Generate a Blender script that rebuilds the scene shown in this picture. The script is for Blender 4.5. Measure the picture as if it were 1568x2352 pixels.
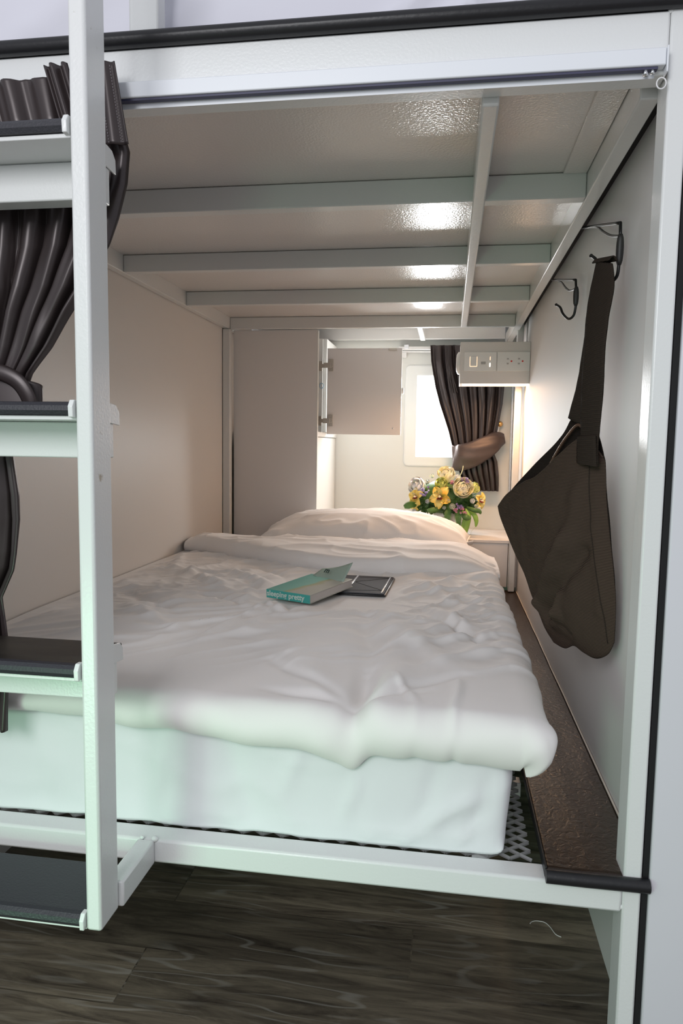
import bpy, bmesh, math, random
from mathutils import Vector, Matrix, noise
random.seed(7)
PI = math.pi
for o in list(bpy.data.objects): bpy.data.objects.remove(o)
SC = bpy.context.scene; COL = SC.collection

# ------------------------------------------------------------------ camera
cam_d = bpy.data.cameras.new('camera'); cam = bpy.data.objects.new('camera', cam_d); COL.objects.link(cam)
cam_d.sensor_fit = 'VERTICAL'; cam_d.sensor_height = 36; cam_d.sensor_width = 24
cam_d.lens = 1625/2352*36; cam_d.clip_start = .02
def camera_basis():
    P = (784, 1176); f = 1625.
    Y = Vector((1032-P[0], 1024-P[1], f)).normalized()
    D = Vector((546-P[0], 17767-P[1], f)); D = (D - D.dot(Y)*Y).normalized()
    Z = -D; X = Y.cross(Z)
    if X.x < 0: X = -X
    A = Matrix((X, Y, Z))          # world = A @ cam (x right, y down, z forward)
    return Matrix((A @ Vector((1,0,0)), A @ Vector((0,-1,0)), A @ Vector((0,0,-1)))).transposed()
M3 = camera_basis().to_4x4(); M3.translation = Vector((0, -.96, .866))
cam.matrix_world = M3
SC.camera = cam

# ------------------------------------------------------------------ world, lights, exposure
W = bpy.data.worlds.new('world'); SC.world = W; W.use_nodes = True
bg = W.node_tree.nodes['Background']; bg.inputs[0].default_value = (.88, .90, .98, 1); bg.inputs[1].default_value = .46
def area(name, loc, target, sx, sy, power, col, spread=180):
    l = bpy.data.lights.new(name, 'AREA'); l.shape = 'RECTANGLE'; l.size = sx; l.size_y = sy; l.energy = power; l.color = col
    l.spread = math.radians(spread)
    o = bpy.data.objects.new(name, l); COL.objects.link(o); o.location = loc
    o.rotation_euler = (Vector(target)-Vector(loc)).to_track_quat('-Z', 'Y').to_euler(); return o
area('corridor_ceiling_light', (-.7, -2.3, 1.75), (-.1, .6, .75), 1.1, .9, 25, (.98, .98, 1.0))
area('added_green_bounce', (-.9, -1.3, .25), (-.34, .05, .36), .4, .3, .85, (.45, 1.0, .60), 70)  # added lamp imitating green light reflected off something unseen at lower left
area('window_daylight', (-.092, 2.325, 1.0), (-.092, 1.0, 1.0), .115, .36, 4.6, (.97, .99, 1.0))
area('reading_light', (.14, 1.82, 1.085), (.14, 1.82, 0), .20, .08, 2.1, (1.0, .55, .27))
SC.view_settings.view_transform = 'Standard'; SC.view_settings.look = 'None'
SC.view_settings.gamma = 1; SC.view_settings.use_curve_mapping = False
SC.view_settings.exposure = .28

# ------------------------------------------------------------------ materials
def mat(name, col, rough=.5, metal=0, bump=0, bscale=200, spec=.5, emit=None, estr=0, coat=0, sheen=0, detail=2, sub=0, alpha=None):
    m = bpy.data.materials.new(name); m.use_nodes = True
    nt = m.node_tree; b = nt.nodes['Principled BSDF']
    b.inputs['Base Color'].default_value = (*col, 1); b.inputs['Roughness'].default_value = rough
    b.inputs['Metallic'].default_value = metal; b.inputs['Specular IOR Level'].default_value = spec
    b.inputs['Sheen Roughness'].default_value = .5
    b.inputs['Coat Weight'].default_value = coat; b.inputs['Sheen Weight'].default_value = sheen
    if emit: b.inputs['Emission Color'].default_value = (*emit, 1); b.inputs['Emission Strength'].default_value = estr
    if bump:
        tc = nt.nodes.new('ShaderNodeTexCoord'); n = nt.nodes.new('ShaderNodeTexNoise'); bp = nt.nodes.new('ShaderNodeBump')
        n.inputs['Scale'].default_value = bscale; n.inputs['Detail'].default_value = detail
        bp.inputs['Strength'].default_value = bump; bp.inputs['Distance'].default_value = .001
        nt.links.new(tc.outputs['Object'], n.inputs['Vector']); nt.links.new(n.outputs['Fac'], bp.inputs['Height'])
        nt.links.new(bp.outputs['Normal'], b.inputs['Normal'])
    return m
def noise_colour(m, c1, c2, scale=3, detail=4, vec=(1,1,1), lo=.35, hi=.65):
    nt = m.node_tree; b = nt.nodes['Principled BSDF']
    tc = nt.nodes.new('ShaderNodeTexCoord'); mp = nt.nodes.new('ShaderNodeMapping'); mp.inputs['Scale'].default_value = vec
    n = nt.nodes.new('ShaderNodeTexNoise'); n.inputs['Scale'].default_value = scale; n.inputs['Detail'].default_value = detail
    r = nt.nodes.new('ShaderNodeValToRGB'); r.color_ramp.elements[0].position = lo; r.color_ramp.elements[1].position = hi
    r.color_ramp.elements[0].color = (*c1, 1); r.color_ramp.elements[1].color = (*c2, 1)
    nt.links.new(tc.outputs['Object'], mp.inputs[0]); nt.links.new(mp.outputs[0], n.inputs['Vector'])
    nt.links.new(n.outputs['Fac'], r.inputs[0]); nt.links.new(r.outputs[0], b.inputs['Base Color'])
    return r
white_metal = mat('white gloss paint on steel', (.76, .775, .77), .28, bump=.25, bscale=260, spec=.5)
def chips(m, seed):
    nt = m.node_tree; b = nt.nodes['Principled BSDF']
    tc = nt.nodes.new('ShaderNodeTexCoord'); n = nt.nodes.new('ShaderNodeTexNoise'); n.inputs['Scale'].default_value = 26; n.inputs['Detail'].default_value = 6
    n2 = nt.nodes.new('ShaderNodeTexNoise'); n2.inputs['Scale'].default_value = 4
    mu = nt.nodes.new('ShaderNodeMath'); mu.operation = 'MULTIPLY'
    r = nt.nodes.new('ShaderNodeValToRGB'); r.color_ramp.elements[0].position = .445; r.color_ramp.elements[1].position = .475
    r.color_ramp.elements[0].color = (.76, .775, .77, 1); r.color_ramp.elements[1].color = (.42, .38, .30, 1)
    nt.links.new(tc.outputs['Object'], n.inputs['Vector']); nt.links.new(tc.outputs['Object'], n2.inputs['Vector'])
    nt.links.new(n.outputs['Fac'], mu.inputs[0]); nt.links.new(n2.outputs['Fac'], mu.inputs[1])
    nt.links.new(mu.outputs[0], r.inputs[0]); nt.links.new(r.outputs[0], b.inputs['Base Color'])
chips(white_metal, 1)
deck_paint = mat('orange peel gloss white deck', (.72, .68, .65), .17, bump=.62, bscale=230, spec=.55)
beam_paint = mat('white beam paint', (.70, .70, .685), .22, bump=.3, bscale=160, spec=.5)
wall_m = mat('smooth painted wall', (.72, .685, .65), .42, bump=.12, bscale=90)
wall_r_m = mat('smooth cool painted wall', (.70, .685, .68), .55, bump=.15, bscale=60, spec=.3)
back_m = mat('back wall paint', (.74, .755, .72), .6, bump=.1, bscale=60)
panel_m = mat('white laminate board', (.73, .70, .68), .45)
cab_edge = mat('white board edge', (.80, .80, .77), .5)
black_gap = mat('black painted gap shade', (.006, .006, .007), .8)  # near-black colour stands in for the shade inside open gaps
rail_black = mat('black rubber edging', (.012, .012, .014), .38, bump=.3, bscale=120, spec=.45)
step_edge = mat('dark rubber nosing', (.028, .028, .036), .5, bump=.5, bscale=350)
plastic_w = mat('white plastic', (.80, .80, .79), .3)
plastic_t = mat('blueish white plastic track', (.80, .83, .87), .3)
cotton = mat('white cotton', (.84, .815, .80), .85, bump=.12, bscale=900, sheen=.2)
def soft_wrinkles(m, sc=9, dist=.0035):
    nt = m.node_tree; b = nt.nodes['Principled BSDF']; L = nt.links.new
    bump = [n for n in nt.nodes if n.type == 'BUMP'][0]
    tc = nt.nodes.new('ShaderNodeTexCoord'); mp = nt.nodes.new('ShaderNodeMapping'); mp.inputs['Rotation'].default_value = (0, 0, .6); mp.inputs['Scale'].default_value = (1, 2.2, 1.5)
    n = nt.nodes.new('ShaderNodeTexNoise'); n.noise_type = 'RIDGED_MULTIFRACTAL'; n.inputs['Scale'].default_value = sc; n.inputs['Detail'].default_value = 3; n.inputs['Distortion'].default_value = .5
    b2 = nt.nodes.new('ShaderNodeBump'); b2.inputs['Strength'].default_value = .35; b2.inputs['Distance'].default_value = dist
    L(tc.outputs['Object'], mp.inputs[0]); L(mp.outputs[0], n.inputs['Vector']); L(n.outputs['Fac'], b2.inputs['Height'])
    L(b2.outputs['Normal'], bump.inputs['Normal'])
soft_wrinkles(cotton)
cotton2 = mat('white cotton fitted sheet', (.77, .77, .80), .85, bump=.12, bscale=900, sheen=.2)
satin = mat('brown grey satin', (.060, .047, .047), .36, spec=.75, bump=.15, bscale=25)
satin.node_tree.nodes['Principled BSDF'].inputs['Metallic'].default_value = .35
satin.node_tree.nodes['Principled BSDF'].inputs['Base Color'].default_value = (.046, .034, .034, 1)
brass = mat('brass', (.75, .42, .16), .25, metal=1)
steel = mat('nickel hinge', (.55, .50, .44), .3, metal=1)
darksteel = mat('black wire', (.012, .013, .014), .35, metal=.3)
chrome = mat('silver strip', (.75, .76, .78), .18, metal=1)
mesh_m = mat('bare steel mesh', (.30, .30, .30), .4, metal=.4)
dark_under = mat('dark void', (.02, .02, .02), .9)
# leather ledge: glossy dark brown with long dents
ledge_m = mat('dark textured vinyl', (.022, .012, .007), .30, spec=.48)
def ledge_nodes():
    nt = ledge_m.node_tree; b = nt.nodes['Principled BSDF']
    tc = nt.nodes.new('ShaderNodeTexCoord'); n = nt.nodes.new('ShaderNodeTexNoise'); n.inputs['Scale'].default_value = 80; n.inputs['Detail'].default_value = 4
    n.inputs['Distortion'].default_value = 1.2
    n2 = nt.nodes.new('ShaderNodeTexNoise'); n2.inputs['Scale'].default_value = 6
    ad = nt.nodes.new('ShaderNodeMath'); ad.operation = 'ADD'
    bp = nt.nodes.new('ShaderNodeBump'); bp.inputs['Strength'].default_value = .6; bp.inputs['Distance'].default_value = .0015
    for k in (n, n2): nt.links.new(tc.outputs['Object'], k.inputs['Vector'])
    nt.links.new(n.outputs['Fac'], ad.inputs[0]); nt.links.new(n2.outputs['Fac'], ad.inputs[1])
    nt.links.new(ad.outputs[0], bp.inputs['Height']); nt.links.new(bp.outputs['Normal'], b.inputs['Normal'])
ledge_nodes()
# wood plank floor
floor_m = mat('dark oak vinyl planks', (.06, .05, .04), .42)
def floor_nodes(m, bw=.90, bh=.125, offx=.04, tone=2.9):
    nt = m.node_tree; b = nt.nodes['Principled BSDF']; L = nt.links.new
    tc = nt.nodes.new('ShaderNodeTexCoord'); mp = nt.nodes.new('ShaderNodeMapping'); mp.inputs['Location'].default_value = (offx, .007, 0)
    br = nt.nodes.new('ShaderNodeTexBrick'); br.inputs['Scale'].default_value = 1; br.inputs['Brick Width'].default_value = bw
    br.inputs['Row Height'].default_value = bh; br.inputs['Mortar Size'].default_value = .0013; br.offset = .5
    br.inputs['Color1'].default_value = (0,0,0,1); br.inputs['Color2'].default_value = (1,1,1,1); br.inputs['Mortar'].default_value = (.1,.1,.1,1)
    L(tc.outputs['Object'], mp.inputs[0]); L(mp.outputs[0], br.inputs['Vector'])
    # grain: stretched warped noise, shifted plank by plank
    mp2 = nt.nodes.new('ShaderNodeMapping'); mp2.inputs['Scale'].default_value = (3.0, 26, 1)
    L(tc.outputs['Object'], mp2.inputs[0])
    va = nt.nodes.new('ShaderNodeVectorMath'); va.operation = 'ADD'; L(mp2.outputs[0], va.inputs[0])
    sc = nt.nodes.new('ShaderNodeVectorMath'); sc.operation = 'SCALE'; sc.inputs['Scale'].default_value = 9; L(br.outputs['Color'], sc.inputs[0]); L(sc.outputs[0], va.inputs[1])
    n = nt.nodes.new('ShaderNodeTexNoise'); n.inputs['Scale'].default_value = 1.5; n.inputs['Detail'].default_value = 11; n.inputs['Roughness'].default_value = .7; n.inputs['Distortion'].default_value = .8
    L(va.outputs[0], n.inputs['Vector'])
    wv = nt.nodes.new('ShaderNodeTexNoise'); wv.inputs['Scale'].default_value = .55; wv.inputs['Detail'].default_value = 2; L(va.outputs[0], wv.inputs['Vector'])
    ml = nt.nodes.new('ShaderNodeMath'); ml.operation = 'MULTIPLY'; ml.inputs[1].default_value = 60; L(wv.outputs['Fac'], ml.inputs[0])
    sn = nt.nodes.new('ShaderNodeMath'); sn.operation = 'SINE'; L(ml.outputs[0], sn.inputs[0])
    pw = nt.nodes.new('ShaderNodeMapRange'); pw.inputs[1].default_value = .75; pw.inputs[2].default_value = 1; pw.inputs[3].default_value = 0; pw.inputs[4].default_value = .38; L(sn.outputs[0], pw.inputs[0])
    r = nt.nodes.new('ShaderNodeValToRGB'); e = r.color_ramp.elements
    e[0].position = .3; e[0].color = (.012*tone, .009*tone, .0072*tone, 1); e[1].position = .70; e[1].color = (.095*tone, .080*tone, .058*tone, 1)
    L(n.outputs['Fac'], r.inputs[0])
    mx = nt.nodes.new('ShaderNodeMix'); mx.data_type = 'RGBA'; mx.inputs[7].default_value = (.15*tone, .145*tone, .13*tone, 1)
    gate = nt.nodes.new('ShaderNodeTexNoise'); gate.inputs['Scale'].default_value = 5; L(tc.outputs['Object'], gate.inputs['Vector'])
    gm = nt.nodes.new('ShaderNodeMapRange'); gm.inputs[1].default_value = .42; gm.inputs[2].default_value = .6; L(gate.outputs['Fac'], gm.inputs[0])
    gx = nt.nodes.new('ShaderNodeMath'); gx.operation = 'MULTIPLY'; L(gm.outputs[0], gx.inputs[0]); L(pw.outputs[0], gx.inputs[1])
    L(gx.outputs[0], mx.inputs[0]); L(r.outputs[0], mx.inputs[6])
    # plank to plank tone
    tn = nt.nodes.new('ShaderNodeMapRange'); tn.inputs[3].default_value = .5; tn.inputs[4].default_value = 1.4; L(br.outputs['Color'], tn.inputs[0])
    m2 = nt.nodes.new('ShaderNodeVectorMath'); m2.operation = 'SCALE'; L(mx.outputs[2], m2.inputs[0]); L(tn.outputs[0], m2.inputs['Scale'])
    L(m2.outputs[0], b.inputs['Base Color'])
    bp = nt.nodes.new('ShaderNodeBump'); bp.inputs['Strength'].default_value = .3; bp.inputs['Distance'].default_value = .001
    L(n.outputs['Fac'], bp.inputs['Height']); L(bp.outputs['Normal'], b.inputs['Normal'])
floor_nodes(floor_m)
tread_m = mat('dark oak tread', (.03, .027, .024), .45); floor_nodes(tread_m, 3, 2, 1.7, .55)
# ribbed corduroy
def corduroy(name, base, pitch=.0024, tilt=0):
    m = mat(name, base, .95, spec=.08); nt = m.node_tree; b = nt.nodes['Principled BSDF']; L = nt.links.new
    tc = nt.nodes.new('ShaderNodeTexCoord'); sp = nt.nodes.new('ShaderNodeSeparateXYZ'); L(tc.outputs['Object'], sp.inputs[0])
    ml = nt.nodes.new('ShaderNodeMath'); ml.operation = 'MULTIPLY'; ml.inputs[1].default_value = 2*PI/pitch; L(sp.outputs[2], ml.inputs[0])
    n = nt.nodes.new('ShaderNodeTexNoise'); n.inputs['Scale'].default_value = 14; L(tc.outputs['Object'], n.inputs['Vector'])
    n3 = nt.nodes.new('ShaderNodeMath'); n3.operation = 'MULTIPLY_ADD'; n3.inputs[1].default_value = 14; L(n.outputs['Fac'], n3.inputs[0]); L(ml.outputs[0], n3.inputs[2])
    sn = nt.nodes.new('ShaderNodeMath'); sn.operation = 'SINE'; L(n3.outputs[0], sn.inputs[0])
    r = nt.nodes.new('ShaderNodeMapRange'); r.inputs[1].default_value = -1; r.inputs[2].default_value = 1; r.inputs[3].default_value = .55; r.inputs[4].default_value = 1.7; L(sn.outputs[0], r.inputs[0])
    s = nt.nodes.new('ShaderNodeVectorMath'); s.operation = 'SCALE'; s.inputs[0].default_value = base; L(r.outputs[0], s.inputs['Scale'])
    L(s.outputs[0], b.inputs['Base Color'])
    bp = nt.nodes.new('ShaderNodeBump'); bp.inputs['Strength'].default_value = .5; bp.inputs['Distance'].default_value = .0008
    L(sn.outputs[0], bp.inputs['Height']); L(bp.outputs['Normal'], b.inputs['Normal'])
    return m
cord = corduroy('brown ribbed corduroy', (.058, .041, .032))
strap_m = corduroy('brown strap webbing', (.034, .026, .021), .0016)
lining = mat('dark bag lining', (.012, .010, .009), .9)

# ------------------------------------------------------------------ mesh helpers
def obj(name, bm, m, parent=None, smooth=False, solid=0, offset=0, bevel=0, sub=0):
    me = bpy.data.meshes.new(name); bm.to_mesh(me); bm.free()
    ms = m if isinstance(m, (list, tuple)) else [m]
    for x in ms: me.materials.append(x)
    o = bpy.data.objects.new(name, me); COL.objects.link(o)
    if smooth:
        for p in me.polygons: p.use_smooth = True
    if bevel:
        md = o.modifiers.new('bevel', 'BEVEL'); md.width = bevel; md.segments = 2; md.limit_method = 'ANGLE'
        for p in me.polygons: p.use_smooth = True
        me.set_sharp_from_angle(angle=math.radians(50))
    if solid:
        md = o.modifiers.new('thick', 'SOLIDIFY'); md.thickness = solid; md.offset = offset
    if sub:
        md = o.modifiers.new('sub', 'SUBSURF'); md.levels = sub; md.render_levels = sub
    if parent:
        o.parent = parent
        o.matrix_parent_inverse = Matrix.Translation(-Vector(parent.location))
    return o
def tag(o, label=None, cat=None, group=None, kind=None):
    if label: o['label'] = label
    if cat: o['category'] = cat
    if group: o['group'] = group
    if kind: o['kind'] = kind
    return o
def thing(name, loc, label, cat, group=None):
    o = bpy.data.objects.new(name, None); COL.objects.link(o); o.location = loc; o.empty_display_size = .05
    return tag(o, label, cat, group)
def BM(): return bmesh.new()
def box(bm, x0, x1, y0, y1, z0, z1, M=None, mi=0):
    vs = [bm.verts.new(M @ Vector((x, y, z)) if M else (x, y, z)) for x in (x0, x1) for y in (y0, y1) for z in (z0, z1)]
    for f in ((0,1,3,2), (4,6,7,5), (0,4,5,1), (2,3,7,6), (0,2,6,4), (1,5,7,3)):
        fc = bm.faces.new([vs[i] for i in f]); fc.material_index = mi
    return bm
def B(name, x0, x1, y0, y1, z0, z1, m, parent=None, bevel=.0015, M=None):
    bm = BM(); box(bm, x0, x1, y0, y1, z0, z1, M); bmesh.ops.recalc_face_normals(bm, faces=bm.faces)
    return obj(name, bm, m, parent, bevel=bevel)
def S(name, *a, **k):
    o = B(name, *a, **k); o['kind'] = 'structure'; return o
def tube(bm, pts, r, n=10, closed=False, caps=True, mi=0):
    pts = [Vector(p) for p in pts]; rings = []
    up0 = Vector((0, 0, 1)); prev = None; N = len(pts)
    for i, p in enumerate(pts):
        a = pts[(i-1) % N] if (closed or i > 0) else p; b = pts[(i+1) % N] if (closed or i < N-1) else p
        t = (b-a).normalized()
        if prev is None:
            q = up0 if abs(t.z) < .9 else Vector((1, 0, 0)); u = t.cross(q).normalized()
        else:
            u = (prev - prev.dot(t)*t)
            u = u.normalized() if u.length > 1e-6 else t.orthogonal().normalized()
        prev = u; w = t.cross(u)
        rr = r[i] if isinstance(r, (list, tuple)) else r
        rings.append([bm.verts.new(p + rr*(math.cos(2*PI*k/n)*u + math.sin(2*PI*k/n)*w)) for k in range(n)])
    M = N if closed else N-1
    for i in range(M):
        A, C = rings[i], rings[(i+1) % N]
        for k in range(n):
            f = bm.faces.new((A[k], A[(k+1) % n], C[(k+1) % n], C[k])); f.material_index = mi
    if caps and not closed: bm.faces.new(rings[0][::-1]); bm.faces.new(rings[-1])
    return bm
def catmull(pts, n=6):
    pts = [Vector(p) for p in pts]; out = []
    for i in range(len(pts)-1):
        p0 = pts[max(i-1, 0)]; p1 = pts[i]; p2 = pts[i+1]; p3 = pts[min(i+2, len(pts)-1)]
        for k in range(n):
            t = k/n
            out.append(.5*((2*p1)+(-p0+p2)*t+(2*p0-5*p1+4*p2-p3)*t*t+(-p0+3*p1-3*p2+p3)*t**3))
    out.append(pts[-1]); return out
def grid(bm, nu, nv, fn, mi=0, uvs=None):
    vs = [[bm.verts.new(fn(i/nu, j/nv)) for j in range(nv+1)] for i in range(nu+1)]
    for i in range(nu):
        for j in range(nv):
            f = bm.faces.new((vs[i][j], vs[i+1][j], vs[i+1][j+1], vs[i][j+1])); f.material_index = mi
    return vs
def interp(tab, x):
    if x <= tab[0][0]: return tab[0][1]
    for (a, b), (c, d) in zip(tab, tab[1:]):
        if x <= c: 
            t = (x-a)/(c-a); t = t*t*(3-2*t) if False else t
            return b+(d-b)*t
    return tab[-1][1]
def nz(x, y, z=0): return noise.noise(Vector((x, y, z)))
def ss(a, b, x):
    t = max(0, min(1, (x-a)/(b-a))); return t*t*(3-2*t)

# ------------------------------------------------------------------ the setting
S('floor', -2.5, 1.6, -2.5, 2.40, -.03, 0, floor_m, bevel=0)
S('wall_left', -.93, -.90, .06, 2.36, .0, 1.372, wall_m, bevel=0)
S('wall_right', .284, .300, .02, 2.36, .0, 1.352, wall_r_m, bevel=0)
S('wall_front', .2845, 1.3, -.002, .018, 0, 2.2, mat('white partition face', (.70, .70, .745), .35, bump=.1, bscale=30), bevel=.002)
S('beam_gap_shade', .2565, .300, .05, 2.33, 1.354, 1.3598, black_gap, bevel=0)  # black strip added as the gap's shade, also keeps light from leaking through
S('post_gap_shade', .2765, .2845, .004, .018, 0, 1.42, black_gap, bevel=0)  # black strip painting in the shade of the gap between post and partition
# back wall with a window opening
WX0, WX1, WZ0, WZ1, YB = -.155, .115, .813, 1.184, 2.335
bm = BM()
for a in ((-.93, WX0, 0, 1.42), (WX1, .30, 0, 1.42), (WX0, WX1, 0, WZ0), (WX0, WX1, WZ1, 1.42)): box(bm, a[0], a[1], YB, YB+.03, a[2], a[3])
bmesh.ops.recalc_face_normals(bm, faces=bm.faces)
tag(obj('wall_back', bm, back_m), kind='structure')
win = bpy.data.objects.new('window_1', None); COL.objects.link(win); win.location = (-.02, YB, WZ0); win['kind'] = 'structure'
bm = BM()
def rrect(x0, x1, z0, z1, r, y, n=5, jit=0):
    out = []
    for (cx, cz, a0) in ((x1-r, z1-r, 0), (x0+r, z1-r, 90), (x0+r, z0+r, 180), (x1-r, z0+r, 270)):
        for k in range(n+1):
            a = math.radians(a0+90*k/n); out.append(Vector((cx+r*math.cos(a), y, cz+r*math.sin(a))))
    return out
o_ = rrect(-.205, .165, .773, 1.226, .018, YB-.0005); o2 = rrect(-.203, .163, .775, 1.224, .016, YB-.008); i_ = rrect(WX0, WX1, WZ0, WZ1, .004, YB-.008); i2 = rrect(WX0, WX1, WZ0, WZ1, .004, YB+.02)
loops = [[bm.verts.new(p) for p in L] for L in (o_, o2, i_, i2)]
for A, C in zip(loops, loops[1:]):
    for k in range(len(A)): bm.faces.new((A[k], A[(k+1) % len(A)], C[(k+1) % len(A)], C[k]))
bmesh.ops.recalc_face_normals(bm, faces=bm.faces)
obj('window_frame', bm, mat('white window frame', (.84, .87, .85), .5), win)
bm = BM(); tube(bm, rrect(-.205, .165, .773, 1.226, .018, YB-.003, 8), .0035, 6, closed=True)
for v in bm.verts: v.co += .0022*Vector((nz(v.co.x*90, v.co.z*90), 0, nz(v.co.x*90, v.co.z*90, 5)))
obj('sealant_bead', bm, mat('white sealant', (.86, .87, .86), .7), win, smooth=True)
B('glass_pane', WX0, WX1, YB+.016, YB+.020, WZ0, WZ1, mat('sky bright frosted glass', (1, 1, 1), .3, emit=(.97, .99, 1.0), estr=4.0), win, bevel=0)

# ------------------------------------------------------------------ the bunk bed
bunk = thing('bunk_bed', (-.31, 0, 0), 'white painted steel bunk bed frame with steps up its left side, built between the walls', 'bunk bed')
def part(name, *a, **k): return B(name, *a, bunk, **k)
part('post', .251, .275, 0, .047, 0, 1.60, white_metal, bevel=.003)
part('post', .247, .272, 1.90, 1.93, .2875, 1.36, beam_paint, bevel=.003)
part('post', -.898, -.868, 1.782, 1.812, 0, 1.313, beam_paint, bevel=.003)
part('side_rail', -.90, .251, 0, .040, .233, .270, white_metal, bevel=.004)
part('upper_rail', -1.25, .2505, .0, .035, 1.322, 1.396, white_metal, bevel=.003)
part('guard_post', -.447, -.405, .003, .03, 1.412, 1.75, white_metal, bevel=.003)
for k, (y, h) in enumerate(((.412, .03), (.872, .026), (1.330, .024), (1.805, .024))):
    part('cross_beam', -.874, .230, y, y+h, 1.315, 1.3595, beam_paint, bevel=.002)
part('long_beam', .029, .052, .036, 1.805, 1.3125, 1.357, beam_paint, bevel=.003)
part('long_beam', -.142, -.119, 1.832, 2.27, 1.330, 1.357, beam_paint, bevel=.003)
part('edge_beam', .2305, .2555, .048, 2.30, 1.315, 1.362, beam_paint, bevel=.002)
part('edge_beam', -.898, -.8745, .038, 2.30, 1.315, 1.362, beam_paint, bevel=.002)
part('cross_beam', -.872, .229, 2.285, 2.325, 1.340, 1.392, beam_paint, bevel=.002)
part('deck_panel', -.898, .2785, .036, 1.84, 1.3605, 1.372, deck_paint, bevel=0)
part('deck_panel', -.898, .2785, 1.841, 2.33, 1.392, 1.402, deck_paint, bevel=0)
# angle strips lining the deck on the right
part('deck_strip', .188, .2295, .04, .41, 1.3565, 1.3602, deck_paint, bevel=.001)
bm = BM()   # black edging of the upper bunk: soft half round
tube(bm, [(-1.25, -.004, 1.4055), (-.3, -.004, 1.4055), (.30, -.004, 1.4055)], .0105, 12)
box(bm, -1.25, .30, -.003, .045, 1.3965, 1.414)
for v in bm.verts: v.co.z += .0012*nz(v.co.x*8, 3)
tag(obj('upper_edging', bm, rail_black, bunk, smooth=False, bevel=.001), label='black rubber edging along the upper bunk')
# ladder welded to the front: post, arm, treads
part('ladder_post', -.4485, -.427, -.155, -.105, .232, 1.62, white_metal, bevel=.004)
part('ladder_arm', -.4475, -.421, -.1045, -.0005, .233, .270, white_metal, bevel=.003)
def tread(zt, wood=True):
    bm = BM(); box(bm, -1.0, -.4492, -.146, -.040, zt-.012, zt-.0005); bmesh.ops.recalc_face_normals(bm, faces=bm.faces)
    t = obj('ladder_tread', bm, tread_m if wood else step_edge, bunk, bevel=.001)
    nb = BM()
    prof = [(-.146, zt+.002), (-.152, zt+.001), (-.156, zt-.003), (-.157, zt-.009), (-.154, zt-.0145), (-.146, zt-.0145)]
    A = [[nb.verts.new((x, y, z)) for y, z in prof] for x in (-1.0, -.4565)]
    for k in range(6): nb.faces.new((A[0][k], A[1][k], A[1][(k+1) % 6], A[0][(k+1) % 6]))
    nb.faces.new(A[0]); nb.faces.new(A[1][::-1]); bmesh.ops.recalc_face_normals(nb, faces=nb.faces)
    obj('tread_nosing', nb, step_edge, t, smooth=False)
    for (ya, yb, x) in ((-.158, -.142, -.4562), (-.064, -.044, -.4490)):
        cb = BM()
        pr = [(ya, zt-.017), (ya-.001, zt-.004), (ya+.004, zt+.004), (yb-.003, zt+.004), (yb, zt-.004), (yb, zt-.019)]
        if ya > -.1: pr = [(-.104, zt-.018), (-.104, zt+.002), (-.066, zt+.005), (-.052, zt+.003), (-.043, zt-.006), (-.042, zt-.024)]
        w = .0062 if ya < -.1 else .006
        x1 = x+w if ya < -.1 else x+.0028
        A = [[cb.verts.new((xx, y, z)) for y, z in pr] for xx in (x if ya < -.1 else x+.0, x1)]
        for k in range(6): cb.faces.new((A[0][k], A[1][k], A[1][(k+1) % 6], A[0][(k+1) % 6]))
        cb.faces.new(A[0]); cb.faces.new(A[1][::-1]); bmesh.ops.recalc_face_normals(cb, faces=cb.faces)
        obj('end_cap', cb, white_metal, t, bevel=.0008)
    B('tread_trim', -1.0, -.450, -.150, -.045, zt-.0205, zt-.0150, white_metal, t, bevel=.001)
    return t
for zt in (1.240, .911, .583): 
    tread(zt)
    B('ladder_bar', -1.0, -.449, -.085, -.055, zt-.068, zt-.021, white_metal, bunk, bevel=.002)
tread(.2505, False)
# expanded steel mesh under the mattress
bm = BM(); cw, ch = .031, .0235
nx = int(1.02/cw)+1; ny = int(1.86/ch)
for j in range(ny):
    for i in range(nx):
        x = -.872+i*cw; y = .047+j*ch
        for (xa, ya, xb, yb) in ((x, y+ch/2, x+cw/2, y), (x+cw/2, y, x+cw, y+ch/2), (x, y+ch/2, x+cw/2, y+ch), (x+cw/2, y+ch, x+cw, y+ch/2)):
            if max(xa, xb) > .149 or yb > 1.9 or (j > 20 and x < .06): continue
            d = Vector((xb-xa, yb-ya, 0)).normalized(); s = Vector((-d.y, d.x, 0))*.0013
            za, zb = (.2665, .2665)
            p = [Vector((xa, ya, za)), Vector((xb, yb, zb))]
            vs = [bm.verts.new(q+k*s+Vector((0, 0, h+k*.0012))) for q in p for k in (-1, 1) for h in (0, .0022)]
            for f in ((0,1,3,2), (4,6,7,5), (0,4,5,1), (2,3,7,6), (0,2,6,4), (1,5,7,3)): bm.faces.new([vs[q] for q in f])
bmesh.ops.recalc_face_normals(bm, faces=bm.faces)
tag(obj('deck_mesh', bm, mesh_m, bunk), label='bare expanded steel mesh under the mattress')
bm = BM()
for (x, y, z, r) in ((-.4215, -.001, .2705, .006), (-.441, -.002, .2715, .004), (.251, .0, .268, .005), (.251, .001, .24, .004), (.2505, .0, 1.396, .004)):
    bmesh.ops.create_icosphere(bm, subdivisions=2, radius=r, matrix=Matrix.Translation((x, y+.002, z)) @ Matrix.Diagonal((1, .6, .8, 1)))
for v in bm.verts: v.co += .0012*Vector((nz(v.co.x*200, v.co.z*200), 0, nz(v.co.z*200, v.co.x*200, 4)))
tag(obj('weld_bead', bm, white_metal, bunk, smooth=True), kind='stuff')
part('mesh_bearer', -.87, .145, .30, .325, .235, .262, white_metal)
part('mesh_bearer', .050, .075, .042, .30, .236, .2635, white_metal)
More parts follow.
